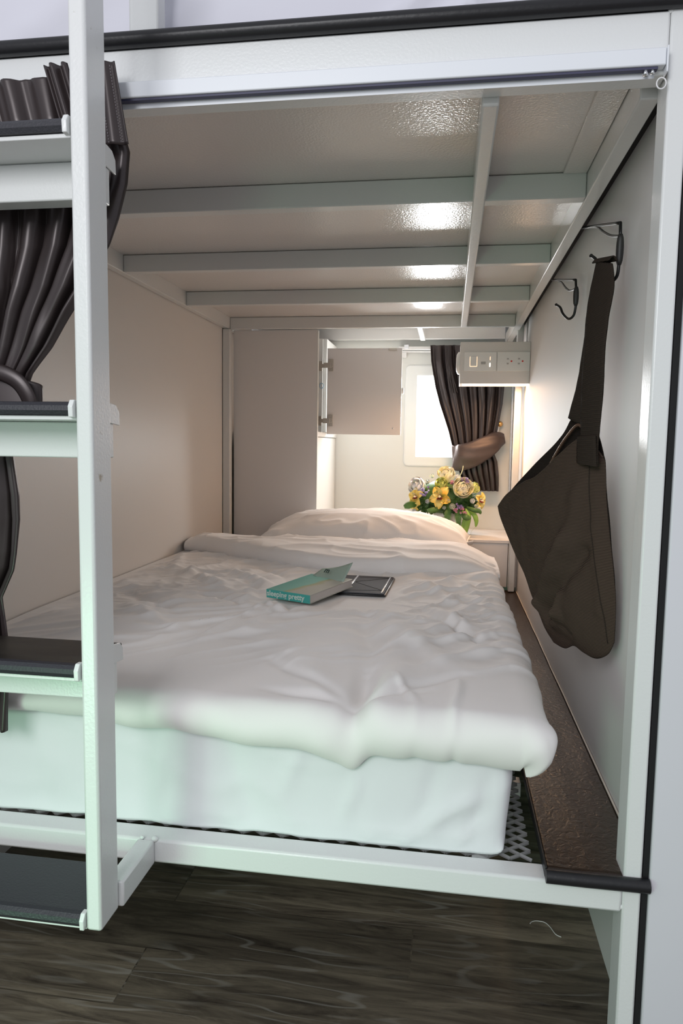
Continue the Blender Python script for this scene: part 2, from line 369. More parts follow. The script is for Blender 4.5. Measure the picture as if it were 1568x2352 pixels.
# dark board beside the mattress with its rolled black front edge
lg = thing('ledge_board', (.216, 1, .27), 'dark brown glossy textured board beside the mattress along the right wall', 'board')
bm = BM()
def ledge_fn(u, v):
    x = .149+.134*u; y = .004+1.944*v
    z = .2835+.0025*nz(x*9, y*4)*math.sin(PI*min(1, max(0, u)))+.0015*ss(.6, 1, u)
    return (x, y, z)
grid(bm, 24, 200, ledge_fn)
bmesh.ops.recalc_face_normals(bm, faces=bm.faces)
bd = obj('board', bm, ledge_m, lg, smooth=True, solid=.009, offset=-1)
bm = BM(); box(bm, .1475, .1505, .002, 1.94, .272, .2875); obj('side_lip', bm, rail_black, lg, bevel=.001)
bm = BM(); tube(bm, [(.148, -.004, .2775), (.20, -.0045, .2778), (.284, -.004, .278)], .0095, 14)
for v in bm.verts: v.co.z += .0006*nz(v.co.x*60, v.co.y*60)
tag(obj('rolled_edge', bm, rail_black, lg, smooth=False, bevel=.0006), label='black rubber rolled edge')
bm = BM(); tube(bm, [(.2815+.0012*nz(y*.1*k, 2), y, .2872+.0008*nz(k*.7, 1)) for k in range(61) for y in (.05+1.89*k/60,)], .0020, 6)
obj('sealant_line', bm, mat('sealant strip', (.55, .50, .44), .5), lg, smooth=True)

# ------------------------------------------------------------------ curtain tracks
tr = thing('curtain_track', (-.3, -.01, 1.33), 'long white curtain track under the front edge of the upper bunk', 'curtain track')
B('track_profile', -1.25, .2445, -.014, -.0005, 1.3265, 1.347, plastic_t, tr, bevel=.0015)
B('track_slot', -1.25, .236, -.011, -.003, 1.3235, 1.3262, mat('dark slot', (.05, .05, .10), .5), tr, bevel=0)
B('track_lip', -1.25, .2345, -.0005, .0, 1.3175, 1.3235, plastic_t, tr, bevel=0)
B('end_stop', .2448, .2470, -.0155, -.0008, 1.318, 1.3485, plastic_t, tr, bevel=.001)
bm = BM(); tube(bm, [(.2415+.0055*math.cos(a), -.008, 1.308+.0065*math.sin(a)) for a in [2*PI*k/16 for k in range(16)]], .0009, 6, closed=True)
obj('glider_ring', bm, mat('clear ring', (.8, .8, .8), .1), tr, smooth=True)
bm = BM(); tube(bm, [(.222, -.010, 1.3225), (.222, -.010, 1.3165)], .003, 8); tube(bm, [(.230, -.010, 1.3225), (.230, -.010, 1.318)], .0025, 8)
obj('glider_screw', bm, chrome, tr, smooth=True)
tr2 = thing('curtain_track', (0, 2.315, 1.30), 'short white curtain track above the small back window', 'curtain track')
B('track_profile', -.24, .246, 2.30, 2.318, 1.296, 1.310, plastic_w, tr2)
B('track_bracket', -.226, -.205, 2.318, 2.334, 1.263, 1.286, plastic_w, tr2)
B('track_bracket', -.215, -.195, 2.296, 2.300, 1.300, 1.318, plastic_t, tr2)
B('mount_strip', -.235, .246, 2.318, 2.334, 1.286, 1.294, plastic_w, tr2)

# ------------------------------------------------------------------ mattress
def rounded_box(x0, x1, y0, y1, z0, z1, r, res, fn=None):
    bm = BM(); nx, ny, nz_ = [max(2, int((b-a)/res)) for a, b in ((x0, x1), (y0, y1), (z0, z1))]
    seen = {}
    def V(x, y, z):
        k = (round(x, 5), round(y, 5), round(z, 5))
        if k not in seen:
            c = Vector((min(max(x, x0+r), x1-r), min(max(y, y0+r), y1-r), min(max(z, z0+r), z1-r)))
            d = Vector((x, y, z))-c
            n = d.normalized() if d.length > 1e-9 else Vector((0, 0, 1))
            p = c+n*r
            if fn: p = fn(p, n)
            seen[k] = bm.verts.new(p)
        return seen[k]
    L = lambda a, b, n: [a+(b-a)*i/n for i in range(n+1)]
    X, Y, Z = L(x0, x1, nx), L(y0, y1, ny), L(z0, z1, nz_)
    for i in range(nx):
        for j in range(ny):
            for z, s in ((z0, 1), (z1, -1)):
                bm.faces.new([V(X[a], Y[b], z) for a, b in ((i, j), (i, j+1), (i+1, j+1), (i+1, j))][::s])
    for i in range(nx):
        for k in range(nz_):
            for y, s in ((y0, 1), (y1, -1)):
                bm.faces.new([V(X[a], y, Z[b]) for a, b in ((i, k), (i+1, k), (i+1, k+1), (i, k+1))][::s])
    for j in range(ny):
        for k in range(nz_):
            for x, s in ((x0, -1), (x1, 1)):
                bm.faces.new([V(x, Y[a], Z[b]) for a, b in ((j, k), (j+1, k), (j+1, k+1), (j, k+1))][::s])
    bmesh.ops.recalc_face_normals(bm, faces=bm.faces)
    return bm
MC = [((-.05, .285), (.05, .36), .0035, .008), ((-.42, .43), (-.44, .29), .003, .01), ((-.14, .30), (-.12, .38), .003, .006), ((.045, .28), (.075, .40), -.003, .01),
      ((-.62, .40), (-.60, .28), .002, .006), ((-.33, .42), (-.28, .29), -.003, .016), ((.0, .42), (-.03, .29), -.0025, .012), ((-.20, .43), (-.24, .33), .002, .01), ((.02, .28), (.07, .32), .003, .006)]
def seg_d(px, py, a, b):
    dx, dy = b[0]-a[0], b[1]-a[1]; t = max(0, min(1, ((px-a[0])*dx+(py-a[1])*dy)/(dx*dx+dy*dy)))
    return math.hypot(px-a[0]-t*dx, py-a[1]-t*dy), t
def mat_fn(p, n):
    q = p.copy(); d = .005*nz(p.x*5, p.z*6+p.y*4)+.0022*nz(p.x*16, p.z*9, p.y*9)+.0035*(1-min(1, 3*abs(nz(p.x*7+p.z*9, p.z*6-p.x*3, 55))))**2
    if n.y < -.3:
        for a, b, amp, w in MC:
            dd, t = seg_d(p.x+.006*nz(p.z*30, 3), p.z, a, b); d += amp*2.2*math.exp(-(dd/w)**2)*(math.sin(PI*(t*.8+.1)))
        d += .006*ss(.33, .275, p.z)*abs(nz(p.x*9, 7))
    if n.x > .3: d += .004*nz(p.y*7, p.z*10, 4)
    q += n*d*(1.0)
    if q.z < .2705: q.z = .2705
    if n.z < 0 and p.y < .08 and n.y < 0 and q.y > .041: q.y = .0435+.002*nz(p.x*14, 2)
    return q
bm = rounded_box(-.888, .098, .043, 1.775, .271, .462, .020, .010, mat_fn)
tag(obj('mattress', bm, cotton2, smooth=True), 'thick mattress in a white fitted sheet resting on the lower bunk mesh', 'mattress')

# ------------------------------------------------------------------ duvet
X1, YF, R = .112, .047, .040
CR = [  # creases on the top: a, b, amplitude, width
 ((-.13, .03), (-.12, .20), -.016, .020), ((-.12, .20), (-.17, .62), -.010, .026), ((-.17, .62), (-.26, .86), -.004, .03),
 ((-.085, .05), (-.06, .22), .008, .028), ((-.19, .05), (-.24, .28), .007, .032), ((-.13, .03), (-.02, .11), -.006, .011), ((-.13, .03), (-.27, .085), -.006, .012),
 ((-.13, .03), (.03, .20), -.005, .012), ((-.13, .03), (-.30, .22), -.004, .012), ((.015, .03), (.02, .17), .005, .006), ((-.03, .04), (-.07, .14), .004, .008),
 ((-.45, .56), (-.30, .50), .006, .010), ((-.60, .66), (-.42, .58), -.005, .012), ((-.70, .50), (-.50, .34), .005, .016), ((-.46, .30), (-.36, .66), .005, .010),
 ((-.36, .66), (-.33, .50), -.004, .010), ((-.60, .95), (-.42, .74), .007, .018), ((-.74, .95), (-.50, .66), .006, .02), ((-.55, 1.05), (-.40, .86), -.006, .016),
 ((-.82, .70), (-.55, .46), -.005, .02), ((-.66, 1.12), (-.70, .80), .006, .016), ((-.08, .95), (.06, .60), .006, .018), ((0, 1.0), (.10, .72), .005, .014), ((-.10, .72), (.08, .40), .007, .022),
 ((-.04, .55), (.10, .34), -.007, .016), ((-.16, .50), (.02, .24), .006, .024), ((-.12, .80), (-.02, .52), -.006, .018), ((-.2, .68), (-.1, .45), .006, .02), ((-.50, .80), (-.40, .60), -.005, .015), ((-.84, 1.2), (-.75, .9), .006, .018)]
def flat_mask(x, y):   # calm cloth where the book and the tablet lie
    d = math.hypot(max(0, abs(x+.275)-.125), max(0, abs(y-.765)-.145))
    return 1-ss(0, .07, d)
def duvet_top(x, y):
    z = .489+.010*ss(.1, .5, y)-.006*ss(-.5, -.9, x)
    wx = x+.02*nz(x*6, y*6, 9); wy = y+.02*nz(x*6, y*6, 19)
    h = .007*nz(wx*3.2, wy*2.2, 1)+.0055*nz(wx*7, wy*4.5, 5)
    rn = abs(nz((wx*.8+wy*.6)*4.0, (wy*.8-wx*.6)*14, 2)); h += .0075*(1-min(1, rn*3.0))**2*ss(.10, .35, y)
    rn2 = abs(nz((wx*.7-wy*.7)*16, (wy*.7+wx*.7)*3.5, 8)); h += .0065*(1-min(1, rn2*3.0))**2*ss(.12, .40, y)
    rn3 = abs(nz(wx*5+wy*22, wy*9-wx*9, 33)); h += .0030*(1-min(1, rn3*2.6))**2*ss(.2, .4, y)*ss(-.1, .3, nz(x*2.5, y*2.5, 77)+.12)
    edge = ss(-.10, .08, x)*ss(.22, .36, y)*(.35+.65*ss(.12, .05, x))
    h += .0060*edge*math.sin((y*1.0+.45*x+.09*nz(x*7, y*5, 3))*2*PI*9+6*nz(x*5, y*3.5, 11))*(.4+1.2*abs(nz(x*6, y*5, 21)))
    h *= ss(-.895, -.82, x)
    for a, b, amp, w in CR:
        dd, t = seg_d(wx, wy, a, b)
        if dd < 3*w: h += 1.6*amp*math.exp(-(dd/w)**2)*math.sin(PI*(.12+.76*t))
    fm = flat_mask(x, y)
    return (z+h)*(1-fm)+.4955*fm
def duvet_pt(a, b):
    # a: rest coordinate across (x), b: rest coordinate along (y); cloth past the edges rolls over and under
    r = max(0, a-X1); q = max(0, YF-b)
    d = math.hypot(r, q); x = min(a, X1); y = max(b, YF)
    if d < 1e-9: return Vector((x, y, duvet_top(x, y)))
    dirx, diry = r/d, -q/d
    RR = R*(1+.30*dirx*(-diry)*1.5+.18*dirx*ss(.5, .1, b))*(1+.12*nz(a*6, b*5, 31))
    if r > 0 and q > 0: RR *= 1.0
    dm = max(r, q) + .25*(d-max(r, q)); th = min(dm/R, 2.75)
    t = duvet_top(x, y)
    wob = .004*nz(a*11, b*11, 41)+ (.007*nz(b*7, a*6, 43) if r > 0 and q == 0 else 0)
    k = math.sin(th)*RR+wob*math.sin(min(th, PI/2))
    pinch = -.010*math.exp(-((a+.125)/.03)**2)*math.sin(min(th, PI)) if q > 0 else 0
    fr_ = .62+.36*ss(-.75, -.05, a)+.05*nz(a*7, 3); mixr = ss(0, 1, .5+.5*(r-q)/(r+q))
    drop = RR*(1-math.cos(th))*(fr_*(1-mixr)+(.62+.10*nz(b*6, 17))*mixr)*(1-.16*math.sin(PI*min(1, 2*min(r, q)/.108)))
    if q > 0: drop += .006*ss(0, .5, q/ .108)*nz(a*16, q*9, 13)
    return Vector((x+dirx*(k+pinch), y+diry*(k+pinch), t-drop))
NA, NB = 300, 330
aL, aR, bF, bE = -.896, X1+.108, YF-.108, 1.42
bm = BM()
grid(bm, NA, NB, lambda u, v: duvet_pt(aL+(aR-aL)*u, bF+(bE-bF)*v))
bmesh.ops.recalc_face_normals(bm, faces=bm.faces)
duv = thing('duvet', (-.35, .6, .46), 'rumpled white duvet spread over the mattress, top end folded back', 'duvet')
obj('duvet_cover', bm, cotton, duv, smooth=True)
FT = [(-.90, 1.335), (-.8, 1.30), (-.66, 1.19), (-.5, 1.10), (-.40, 1.055), (-.25, 1.025), (-.12, 1.02), (0, 1.06), (.08, 1.11), (.15, 1.16), (.2, 1.17)]
def fold_pt(u, v):
    x = -.888+1.015*u; yf = interp(FT, x)+.010*nz(x*9, 4); y1 = 1.455+.02*nz(x*4, 8)
    # profile: tucked front lip, bull-nose, top, back
    T = .052+.006*nz(x*5, 1)-.010*ss(-.3, .1, x)*0
    if v < .16:
        th = -PI/2+(v/.16)*PI; th = PI/2+PI/2-(v/.16)*PI
        th = (v/.16)*PI
        y = yf+.5*T*(1-math.sin(th)); z = -.5*T*math.cos(th)+.5*T
    elif v < .84:
        t = (v-.16)/.68; y = yf+.5*T+(y1-yf-T)*t; z = T
    else:
        th = ((v-.84)/.16)*PI; y = y1-.5*T+.5*T*math.sin(th); z = .5*T+.5*T*math.cos(th)
    h = 0
    if v > .05:
        wy = y+.03*nz(x*5, y*5, 3)
        h = .007*nz(x*4, y*7, 51)+.008*(1-min(1, 3.2*abs(nz(x*3+y*4, y*7-x*2, 61))))**2+.003*(1-min(1, 3*abs(nz(x*7-y*4, y*7+x*3, 71))))**2
        h *= ss(0, .2, v)*ss(1, .85, v)
    base = duvet_top(x, min(1.4, max(.1, yf)))*0+.4955+.004*ss(.5, 0, abs(v-.5))
    # right end rolls over the mattress edge
    e = ss(.86, 1.0, u); dz = -.034*e*e*e
    x += .034*ss(.5, 1, u)*0+.030*ss(.8, 1, u)
    el = ss(.06, 0, u)
    return Vector((x, y-.01*e, base-.004+(z+h)*(1-.55*e)*(1-.35*el)+dz*.6))
bm = BM(); grid(bm, 260, 90, fold_pt); bmesh.ops.recalc_face_normals(bm, faces=bm.faces)
obj('turned_back_end', bm, cotton, duv, smooth=True)

# ------------------------------------------------------------------ pillow
def pillow(name, c, hx, hy, T, label, tilt=0, seed=0, base=.0):
    bm = BM(); tops = []
    M = Matrix.Translation(c) @ Matrix.Rotation(tilt, 4, 'X')
    def f(u, v, s):
        a, b = 2*u-1, 2*v-1
        pin = 1-.05*(1-b*b)*abs(a)**3-.0; pin2 = 1-.10*(1-a*a)*abs(b)**3
        x = hx*a*(1-.045*(1-b*b)*abs(a)); y = hy*b*(1-.08*(1-a*a)*abs(b))
        e = max(0, (1-abs(a)**2.6))*max(0, (1-abs(b)**2.4))
        h = T*e**.50
        if s < 0: h *= .28
        wr = 0
        if e > 0:
            ang = math.atan2(b, a); rad = math.hypot(a, b)
            wr = .008*(1-min(1, 3*abs(nz(x*4+y*3+seed, y*8-x*3, 3))))**2*(1-e*.5)+.006*nz(x*5, y*6, seed)+.007*(1-min(1, 3*abs(nz(ang*3.2, rad*1.5, seed+5))))**2*ss(.25, .8, rad)
            wr *= min(1, e*6)
        return M @ Vector((x, y, s*(h+wr)))
    for s in (1, -1): grid(bm, 110, 70, lambda u, v: f(u, v, s))
    bmesh.ops.remove_doubles(bm, verts=bm.verts, dist=.0004)
    bmesh.ops.recalc_face_normals(bm, faces=bm.faces)
    return bm
bm = pillow('pillow', Vector((-.300, 1.668, .502)), .392, .225, .118, '', tilt=.03, seed=3)
pl = tag(obj('pillow', bm, cotton, smooth=True), 'plump white pillow lying at the head of the bed below the window', 'pillow')
bm = BM(); pts = []
for k in range(80):
    t = k/80*4; s = int(t); f_ = t-s
    a, b = ((-1+2*f_, -1), (1, -1+2*f_), (1-2*f_, 1), (-1, 1-2*f_))[s]
    x = .392*a*(1-.045*(1-b*b)*abs(a)); y = .225*b*(1-.08*(1-a*a)*abs(b)); pts.append(Matrix.Translation((-.300, 1.668, .502)) @ Matrix.Rotation(.03, 4, 'X') @ Vector((x, y, 0)))
tube(bm, pts, .003, 6, closed=True); obj('pillow_seam', bm, cotton, pl, smooth=True)
# pointed pillow-case corner at the right
bm = BM()
def flap(u, v):
    p = Vector((.045+.05*u, 1.60+.10*v+.02*u, .502+.022*u*(1-v)+.006*math.sin(v*7+u*3)))
    return p
grid(bm, 10, 14, flap); obj('case_flap', bm, cotton, pl, smooth=True, solid=.003)

# ------------------------------------------------------------------ book and tablet
teal = mat('teal book cover', (.10, .42, .36), .45); r_ = noise_colour(teal, (.10, .40, .34), (.20, .55, .46), 9, 3)
def book_cover():
    nt = teal.node_tree; b = nt.nodes['Principled BSDF']; L = nt.links.new
    # printed beach photo: teal sea, ochre shore, pale sand towards one corner
    tc = nt.nodes.new('ShaderNodeTexCoord'); sp = nt.nodes.new('ShaderNodeSeparateXYZ'); L(tc.outputs['Object'], sp.inputs[0])
    n = nt.nodes.new('ShaderNodeTexNoise'); n.inputs['Scale'].default_value = 20; L(tc.outputs['Object'], n.inputs['Vector'])
    s1 = nt.nodes.new('ShaderNodeMath'); s1.operation = 'SUBTRACT'; L(sp.outputs[0], s1.inputs[0]); 
    m1 = nt.nodes.new('ShaderNodeMath'); m1.operation = 'MULTIPLY'; m1.inputs[1].default_value = .20; L(sp.outputs[1], m1.inputs[0]); L(m1.outputs[0], s1.inputs[1])
    m2 = nt.nodes.new('ShaderNodeMath'); m2.operation = 'MULTIPLY_ADD'; m2.inputs[1].default_value = .03; L(n.outputs['Fac'], m2.inputs[0]); L(s1.outputs[0], m2.inputs[2])
    r = nt.nodes.new('ShaderNodeValToRGB'); e = r.color_ramp.elements
    mr = nt.nodes.new('ShaderNodeMapRange'); mr.inputs[1].default_value = -.06; mr.inputs[2].default_value = .09; L(m2.outputs[0], mr.inputs[0]); L(mr.outputs[0], r.inputs[0])
    e[0].position = 0; e[0].color = (.13, .42, .36, 1); e[1].position = 1; e[1].color = (.50, .50, .44, 1)
    for p, c in ((.48, (.22, .52, .44, 1)), (.56, (.42, .42, .22, 1)), (.66, (.50, .50, .43, 1))):
        x = e.new(p); x.color = c
    L(r.outputs[0], b.inputs['Base Color'])
book_cover()
BW, BD, BT = .124, .188, .020
bkc = Vector((-.322, .700, .5085))
bk = thing('book', bkc, 'teal paperback book with lettered spine lying on the duvet, overlapping the tablet', 'book')
bk.rotation_euler = (math.radians(2.5), math.radians(0), math.radians(-23))
def child(o, parent):
    o.parent = parent; o.matrix_parent_inverse = Matrix.Identity(4); return o
def LB(name, x0, x1, y0, y1, z0, z1, m, parent, bevel=.0006):
    bm = BM(); box(bm, x0, x1, y0, y1, z0, z1); bmesh.ops.recalc_face_normals(bm, faces=bm.faces)
    o = obj(name, bm, m, None, bevel=bevel); return child(o, parent)
LB('front_cover', -BW/2, BW/2, -BD/2, BD/2, BT-.0012, BT, teal, bk)
LB('spine', -BW/2, BW/2, -BD/2-.0012, -BD/2, 0, BT, mat('teal spine', (.06, .38, .34), .45), bk)
paper = mat('book pages', (.62, .58, .55), .8, bump=.8, bscale=900)
LB('page_block', -BW/2+.001, BW/2-.001, -BD/2+.0003, BD/2-.002, .0013, BT-.0014, paper, bk)
LB('back_cover', -BW/2, BW/2, -BD/2, BD/2, 0, .0012, teal, bk)
def text(name, body, size, M, m, parent, ext=.0003, align='LEFT', fat=0):
    c = bpy.data.curves.new(name, 'FONT'); c.body = body; c.size = size; c.extrude = ext; c.offset = fat; c.align_x = align
    t = bpy.data.objects.new(name, c); COL.objects.link(t); bpy.context.view_layer.update()
    me = bpy.data.meshes.new_from_object(t.evaluated_get(bpy.context.evaluated_depsgraph_get()))
    bpy.data.objects.remove(t); me.transform(M); me.materials.clear(); me.materials.append(m)
    o = bpy.data.objects.new(name, me); COL.objects.link(o)
    return child(o, parent)
pale = mat('pale lettering', (.62, .72, .66), .5)
text('spine_lettering', 'sleeping pretty', .0182, Matrix.Translation((-BW/2+.002, -BD/2-.0014, .0055)) @ Matrix.Rotation(PI/2, 4, 'X') @ Matrix.Scale(.98, 4, (1,0,0)), pale, bk, fat=.00035)
# raised back leaf with printed words
bm = BM()
def leaf(u, v):
    return Vector((-.045+.105*u, BD/2-.018-.022*u+.045*v, BT+.0015+.036*v*(.25+.85*u)-.004*math.sin(PI*u)))
grid(bm, 12, 8, leaf); lf = child(obj('raised_leaf', bm, mat('printed leaf', (.34, .44, .38), .6), None, smooth=True, solid=.0007), bk)
ML = Matrix.Translation((-.006, BD/2-.018, BT+.010)) @ Matrix.Rotation(math.radians(-12), 4, 'Z') @ Matrix.Rotation(math.radians(42), 4, 'X')
text('leaf_lettering', 'm', .022, Matrix.Translation((-.004, -.004, .004)) @ ML, mat('black print', (.02, .05, .04), .6), lf, fat=.0004)
# tablet
tb = thing('tablet_computer', (-.215, .848, .4985), 'dark grey tablet in a folding cover lying half under the teal book', 'tablet')
tb.rotation_euler = (0, 0, math.radians(-1.5))
tcov = mat('dark grey folio fabric', (.075, .078, .088), .75, bump=.5, bscale=700, spec=.25)
LB('tablet_body', -.083, .075, -.118, .112, 0, .004, mat('black tablet body', (.015, .015, .017), .3), tb, .002)
LB('folding_cover', -.081, .071, -.116, .110, .0042, .0068, tcov, tb, .001)
LB('silver_strip', -.029, -.024, -.06, .108, .0069, .0076, chrome, tb, .0004)
LB('silver_strip', .0615, .0650, -.105, .100, .0069, .0076, chrome, tb, .0004)
bm = BM()
for a, b in (((-.02, .02), (.06, .085)), ((-.02, .015), (.06, -.075)), ((-.05, -.10), (.06, -.078)), ((-.02, .085), (.06, .088))):
    tube(bm, [(a[0], a[1], .0069), (b[0], b[1], .0069)], .0006, 5)
child(obj('cover_crease', bm, rail_black, None), tb)

# ------------------------------------------------------------------ wall cabinet
cb = thing('wall_cabinet', (-.7, 2.06, .29), 'tall white laminate cabinet behind the head of the bed with its small door standing open', 'cabinet')
B('front_panel', -.8675, -.527, 1.832, 1.848, .2845, 1.314, panel_m, cb, bevel=.001)
bm = BM()
box(bm, -.545, -.530, 1.849, 2.33, .2845, .893)     # lower side board
box(bm, -.545, -.530, 2.075, 2.33, .917, 1.314)     # side board behind the door
bmesh.ops.recalc_face_normals(bm, faces=bm.faces); obj('side_panel', bm, cab_edge, cb, bevel=.001)
B('cabinet_bottom', -.865, -.524, 1.8485, 2.33, .895, .915, cab_edge, cb, bevel=.001)
B('back_board', -.865, -.5455, 2.062, 2.076, .916, 1.312, cab_edge, cb, bevel=.001)
B('front_edging', -.5268, -.5225, 1.832, 1.848, .2845, 1.312, cab_edge, cb, bevel=.0005)
dr = B('door', -.5205, -.208, 2.034, 2.049, .908, 1.268, panel_m, cb, bevel=.001)
B('door_edging', -.2078, -.2055, 2.034, 2.049, .908, 1.268, cab_edge, dr, bevel=.0005)
B('latch_plate', -.262, -.228, 2.030, 2.0337, 1.258, 1.2675, steel, dr, bevel=.001)
bm = BM(); tube(bm, [(-.236, 2.0335, .936), (-.236, 2.031, .936)], .003, 10); obj('door_bumper', bm, plastic_w, dr, smooth=True)
for zc in (1.197, .965):
    bm = BM()
    box(bm, -.560, -.546, 2.054, 2.0612, zc-.020, zc+.020); box(bm, -.562, -.530, 2.048, 2.0535, zc-.008, zc+.008)
    box(bm, -.513, -.494, 2.0275, 2.0335, zc-.024, zc+.026); box(bm, -.534, -.505, 2.022, 2.030, zc-.011, zc+.010)
    tube(bm, [(-.504, 2.030, zc+.001), (-.504, 2.024, zc+.001)], .010, 14)
    for dz in (-.012, .012): tube(bm, [(-.553, 2.0535, zc+dz), (-.553, 2.051, zc+dz)], .0025, 8)
    for dz in (-.018, .020): tube(bm, [(-.504, 2.0275, zc+dz), (-.504, 2.026, zc+dz)], .0022, 8)
    bmesh.ops.recalc_face_normals(bm, faces=bm.faces); obj('hinge', bm, steel, dr, bevel=.0006)
bm = BM(); tube(bm, [(-.549+.008*math.cos(a), 2.0605, 1.114+.011*math.sin(a)) for a in [2*PI*k/24 for k in range(24)]], .0017, 6, closed=True)
tag(obj('ring_sticker', bm, mat('pale blue ring', (.40, .58, .72), .5), cb, smooth=True), label='pale blue ring on the inner board')
bm = BM()
tube(bm, [(-.203, 2.05, 1.092), (-.197, 2.05, 1.092)], [.015, .012], 14); obj('door_knob', bm, plastic_w, dr, smooth=True)

# ------------------------------------------------------------------ headboard shelf
sh = thing('headboard_shelf', (-.13, 2.1, .30), 'low white boxed shelf behind the pillow under the window', 'shelf')
B('shelf_top', -.528, .283, 1.950, 2.334, .474, .488, panel_m, sh, bevel=.002)
B('front_board', -.528, .246, 1.952, 1.966, .2955, .4735, panel_m, sh, bevel=.001)
B('side_strip', .2485, .283, 1.952, 1.966, .2955, .4735, panel_m, sh, bevel=.001)
# conduit in the right back corner
B('trim_2', .268, .276, 2.30, 2.333, .489, 1.30, mat('metal corner trim', (.62, .66, .72), .25, metal=.7), bevel=.001)['kind'] = 'structure'

# ------------------------------------------------------------------ reading lamp box with switches and sockets
lb = thing('reading_lamp', (.16, 1.82, 1.10), 'white boxed reading lamp with switch and socket plates glowing warm underneath, on the right wall', 'lamp')
bm = BM()
box(bm, .030, .2835, 1.750, 1.760, 1.098, 1.250)   # front
box(bm, .030, .2835, 1.7605, 1.888, 1.240, 1.250)
box(bm, .030, .040, 1.7605, 1.888, 1.098, 1.2395)
box(bm, .0405, .2835, 1.878, 1.888, 1.098, 1.2395)
bmesh.ops.recalc_face_normals(bm, faces=bm.faces); obj('housing', bm, panel_m, lb, bevel=.001)
B('lamp_diffuser', .0405, .2830, 1.7605, 1.8775, 1.100, 1.104, mat('warm glowing diffuser', (1, .9, .8), .4, emit=(1.0, .70, .43), estr=3.2), lb, bevel=0)
sp_ = B('switch_plate', .0445, .1625, 1.7455, 1.7497, 1.143, 1.2135, plastic_w, lb, bevel=.0015)
glow = mat('lit outline of the switch', (1, .8, .6), .4, emit=(1.0, .60, .38), estr=1.3)
grey_p = mat('grey plastic', (.45, .44, .44), .5); red_p = mat('red dot', (.65, .03, .02), .4)
B('switch_rocker', .067, .0905, 1.7435, 1.7453, 1.162, 1.197, plastic_w, sp_, bevel=.001)
bm = BM()
for a in ((.0655, .0668, 1.1615, 1.196), (.0908, .0920, 1.1615, 1.196), (.0655, .092, 1.1600, 1.1612)): box(bm, a[0], a[1], 1.7445, 1.7454, a[2], a[3])
obj('switch_outline', bm, glow, sp_)
B('indicator_light', .1375, .1405, 1.7443, 1.7453, 1.159, 1.173, mat('indicator', (1, 1, 1), .4, emit=(1, .85, .7), estr=3), sp_, bevel=.0008)
B('indicator_light', .1382, .1402, 1.7443, 1.7453, 1.183, 1.196, glow, sp_, bevel=.0005)
B('sensor_window', .106, .123, 1.7446, 1.7453, 1.168, 1.178, grey_p, sp_, bevel=.0005)
pp_ = B('socket_plate', .1650, .2828, 1.7455, 1.7497, 1.143, 1.2135, plastic_w, lb, bevel=.0015)
for x in (.203, .243):
    bm = BM()
    for z, s in ((1.1875, 1), (1.1705, -1)):
        vs = [bm.verts.new((x+dx, yy, z+s*dz)) for yy in (1.7444, 1.7453) for dx, dz in ((-.004, -.0025), (.004, -.0025), (.003, .003), (-.003, .003))]
        bm.faces.new(vs[:4]); bm.faces.new(vs[4:])
        for k in range(4): bm.faces.new((vs[k], vs[(k+1) % 4], vs[4+(k+1) % 4], vs[4+k]))
    bmesh.ops.recalc_face_normals(bm, faces=bm.faces); obj('socket_hole', bm, grey_p, pp_)
    bm = BM(); tube(bm, [(x+.013, 1.7453, 1.179), (x+.013, 1.7438, 1.179)], .0032, 10); obj('socket_indicator', bm, red_p, pp_)
bm = BM()
prof = [(0, .042), (.006, .042), (.009, .038), (.013, .030), (.014, .018), (.014, 0)]
A = []
for d, r in prof:
    A.append([bm.verts.new((.0297-d, 1.80+r*.9*math.cos(2*PI*k/28), 1.178+r*math.sin(2*PI*k/28))) for k in range(28)] if r else [bm.verts.new((.0297-d, 1.80, 1.178))])
for P_, Q in zip(A, A[1:]):
    for k in range(28):
        if len(Q) == 1: bm.faces.new((P_[k], P_[(k+1) % 28], Q[0]))
        else: bm.faces.new((P_[k], P_[(k+1) % 28], Q[(k+1) % 28], Q[k]))
bmesh.ops.recalc_face_normals(bm, faces=bm.faces); obj('side_dial', bm, plastic_w, lb, smooth=True)

# ------------------------------------------------------------------ curtains
def curtain_mesh(rows, n, nv, y0, amp, seed, ns=None):
    # rows: (z, x_left, x_right, fold depth, y)
    bm = BM(); ns = ns or n*14
    rz = [r[0] for r in rows]
    def at(z):
        T = lambda i: interp([(-r[0], r[i]) for r in rows], -z)
        return T(1), T(2), T(3), T(4)
    z0, z1 = rows[0][0], rows[-1][0]
    def f(u, v):
        z = z0+(z1-z0)*v; xl, xr, d, yy = at(z)
        uu = u+.05*nz(u*3.3, z*2, seed)*math.sin(PI*u)
        ph = 2*PI*n*uu+1.3*nz(u*2.2, z*2.5, seed+3)
        a = d*(.65+.7*abs(nz(u*7, z*2, seed+7)))
        w = math.sin(ph)+.35*math.sin(2*ph+5*nz(u*3, z*1.5, seed+11)); w = math.copysign(min(1.15, abs(w))**.8, w)
        x = xl+(xr-xl)*uu + .35*d*math.cos(ph)*min(1, 8*u)*min(1, 8*(1-u))
        edge = min(1, 12*(1-u))
        return Vector((x, y0+yy+a*w+.1*d*math.sin(2.3*ph+seed)+.002*nz(x*30, z*12, seed), z+.0015*math.sin(ph)))
    grid(bm, ns, nv, f); bmesh.ops.recalc_face_normals(bm, faces=bm.faces)
    return bm
cu = thing('entrance_curtain', (-.7, -.02, .5), 'large dark brown-grey satin curtain gathered behind the bed steps at left', 'curtain')
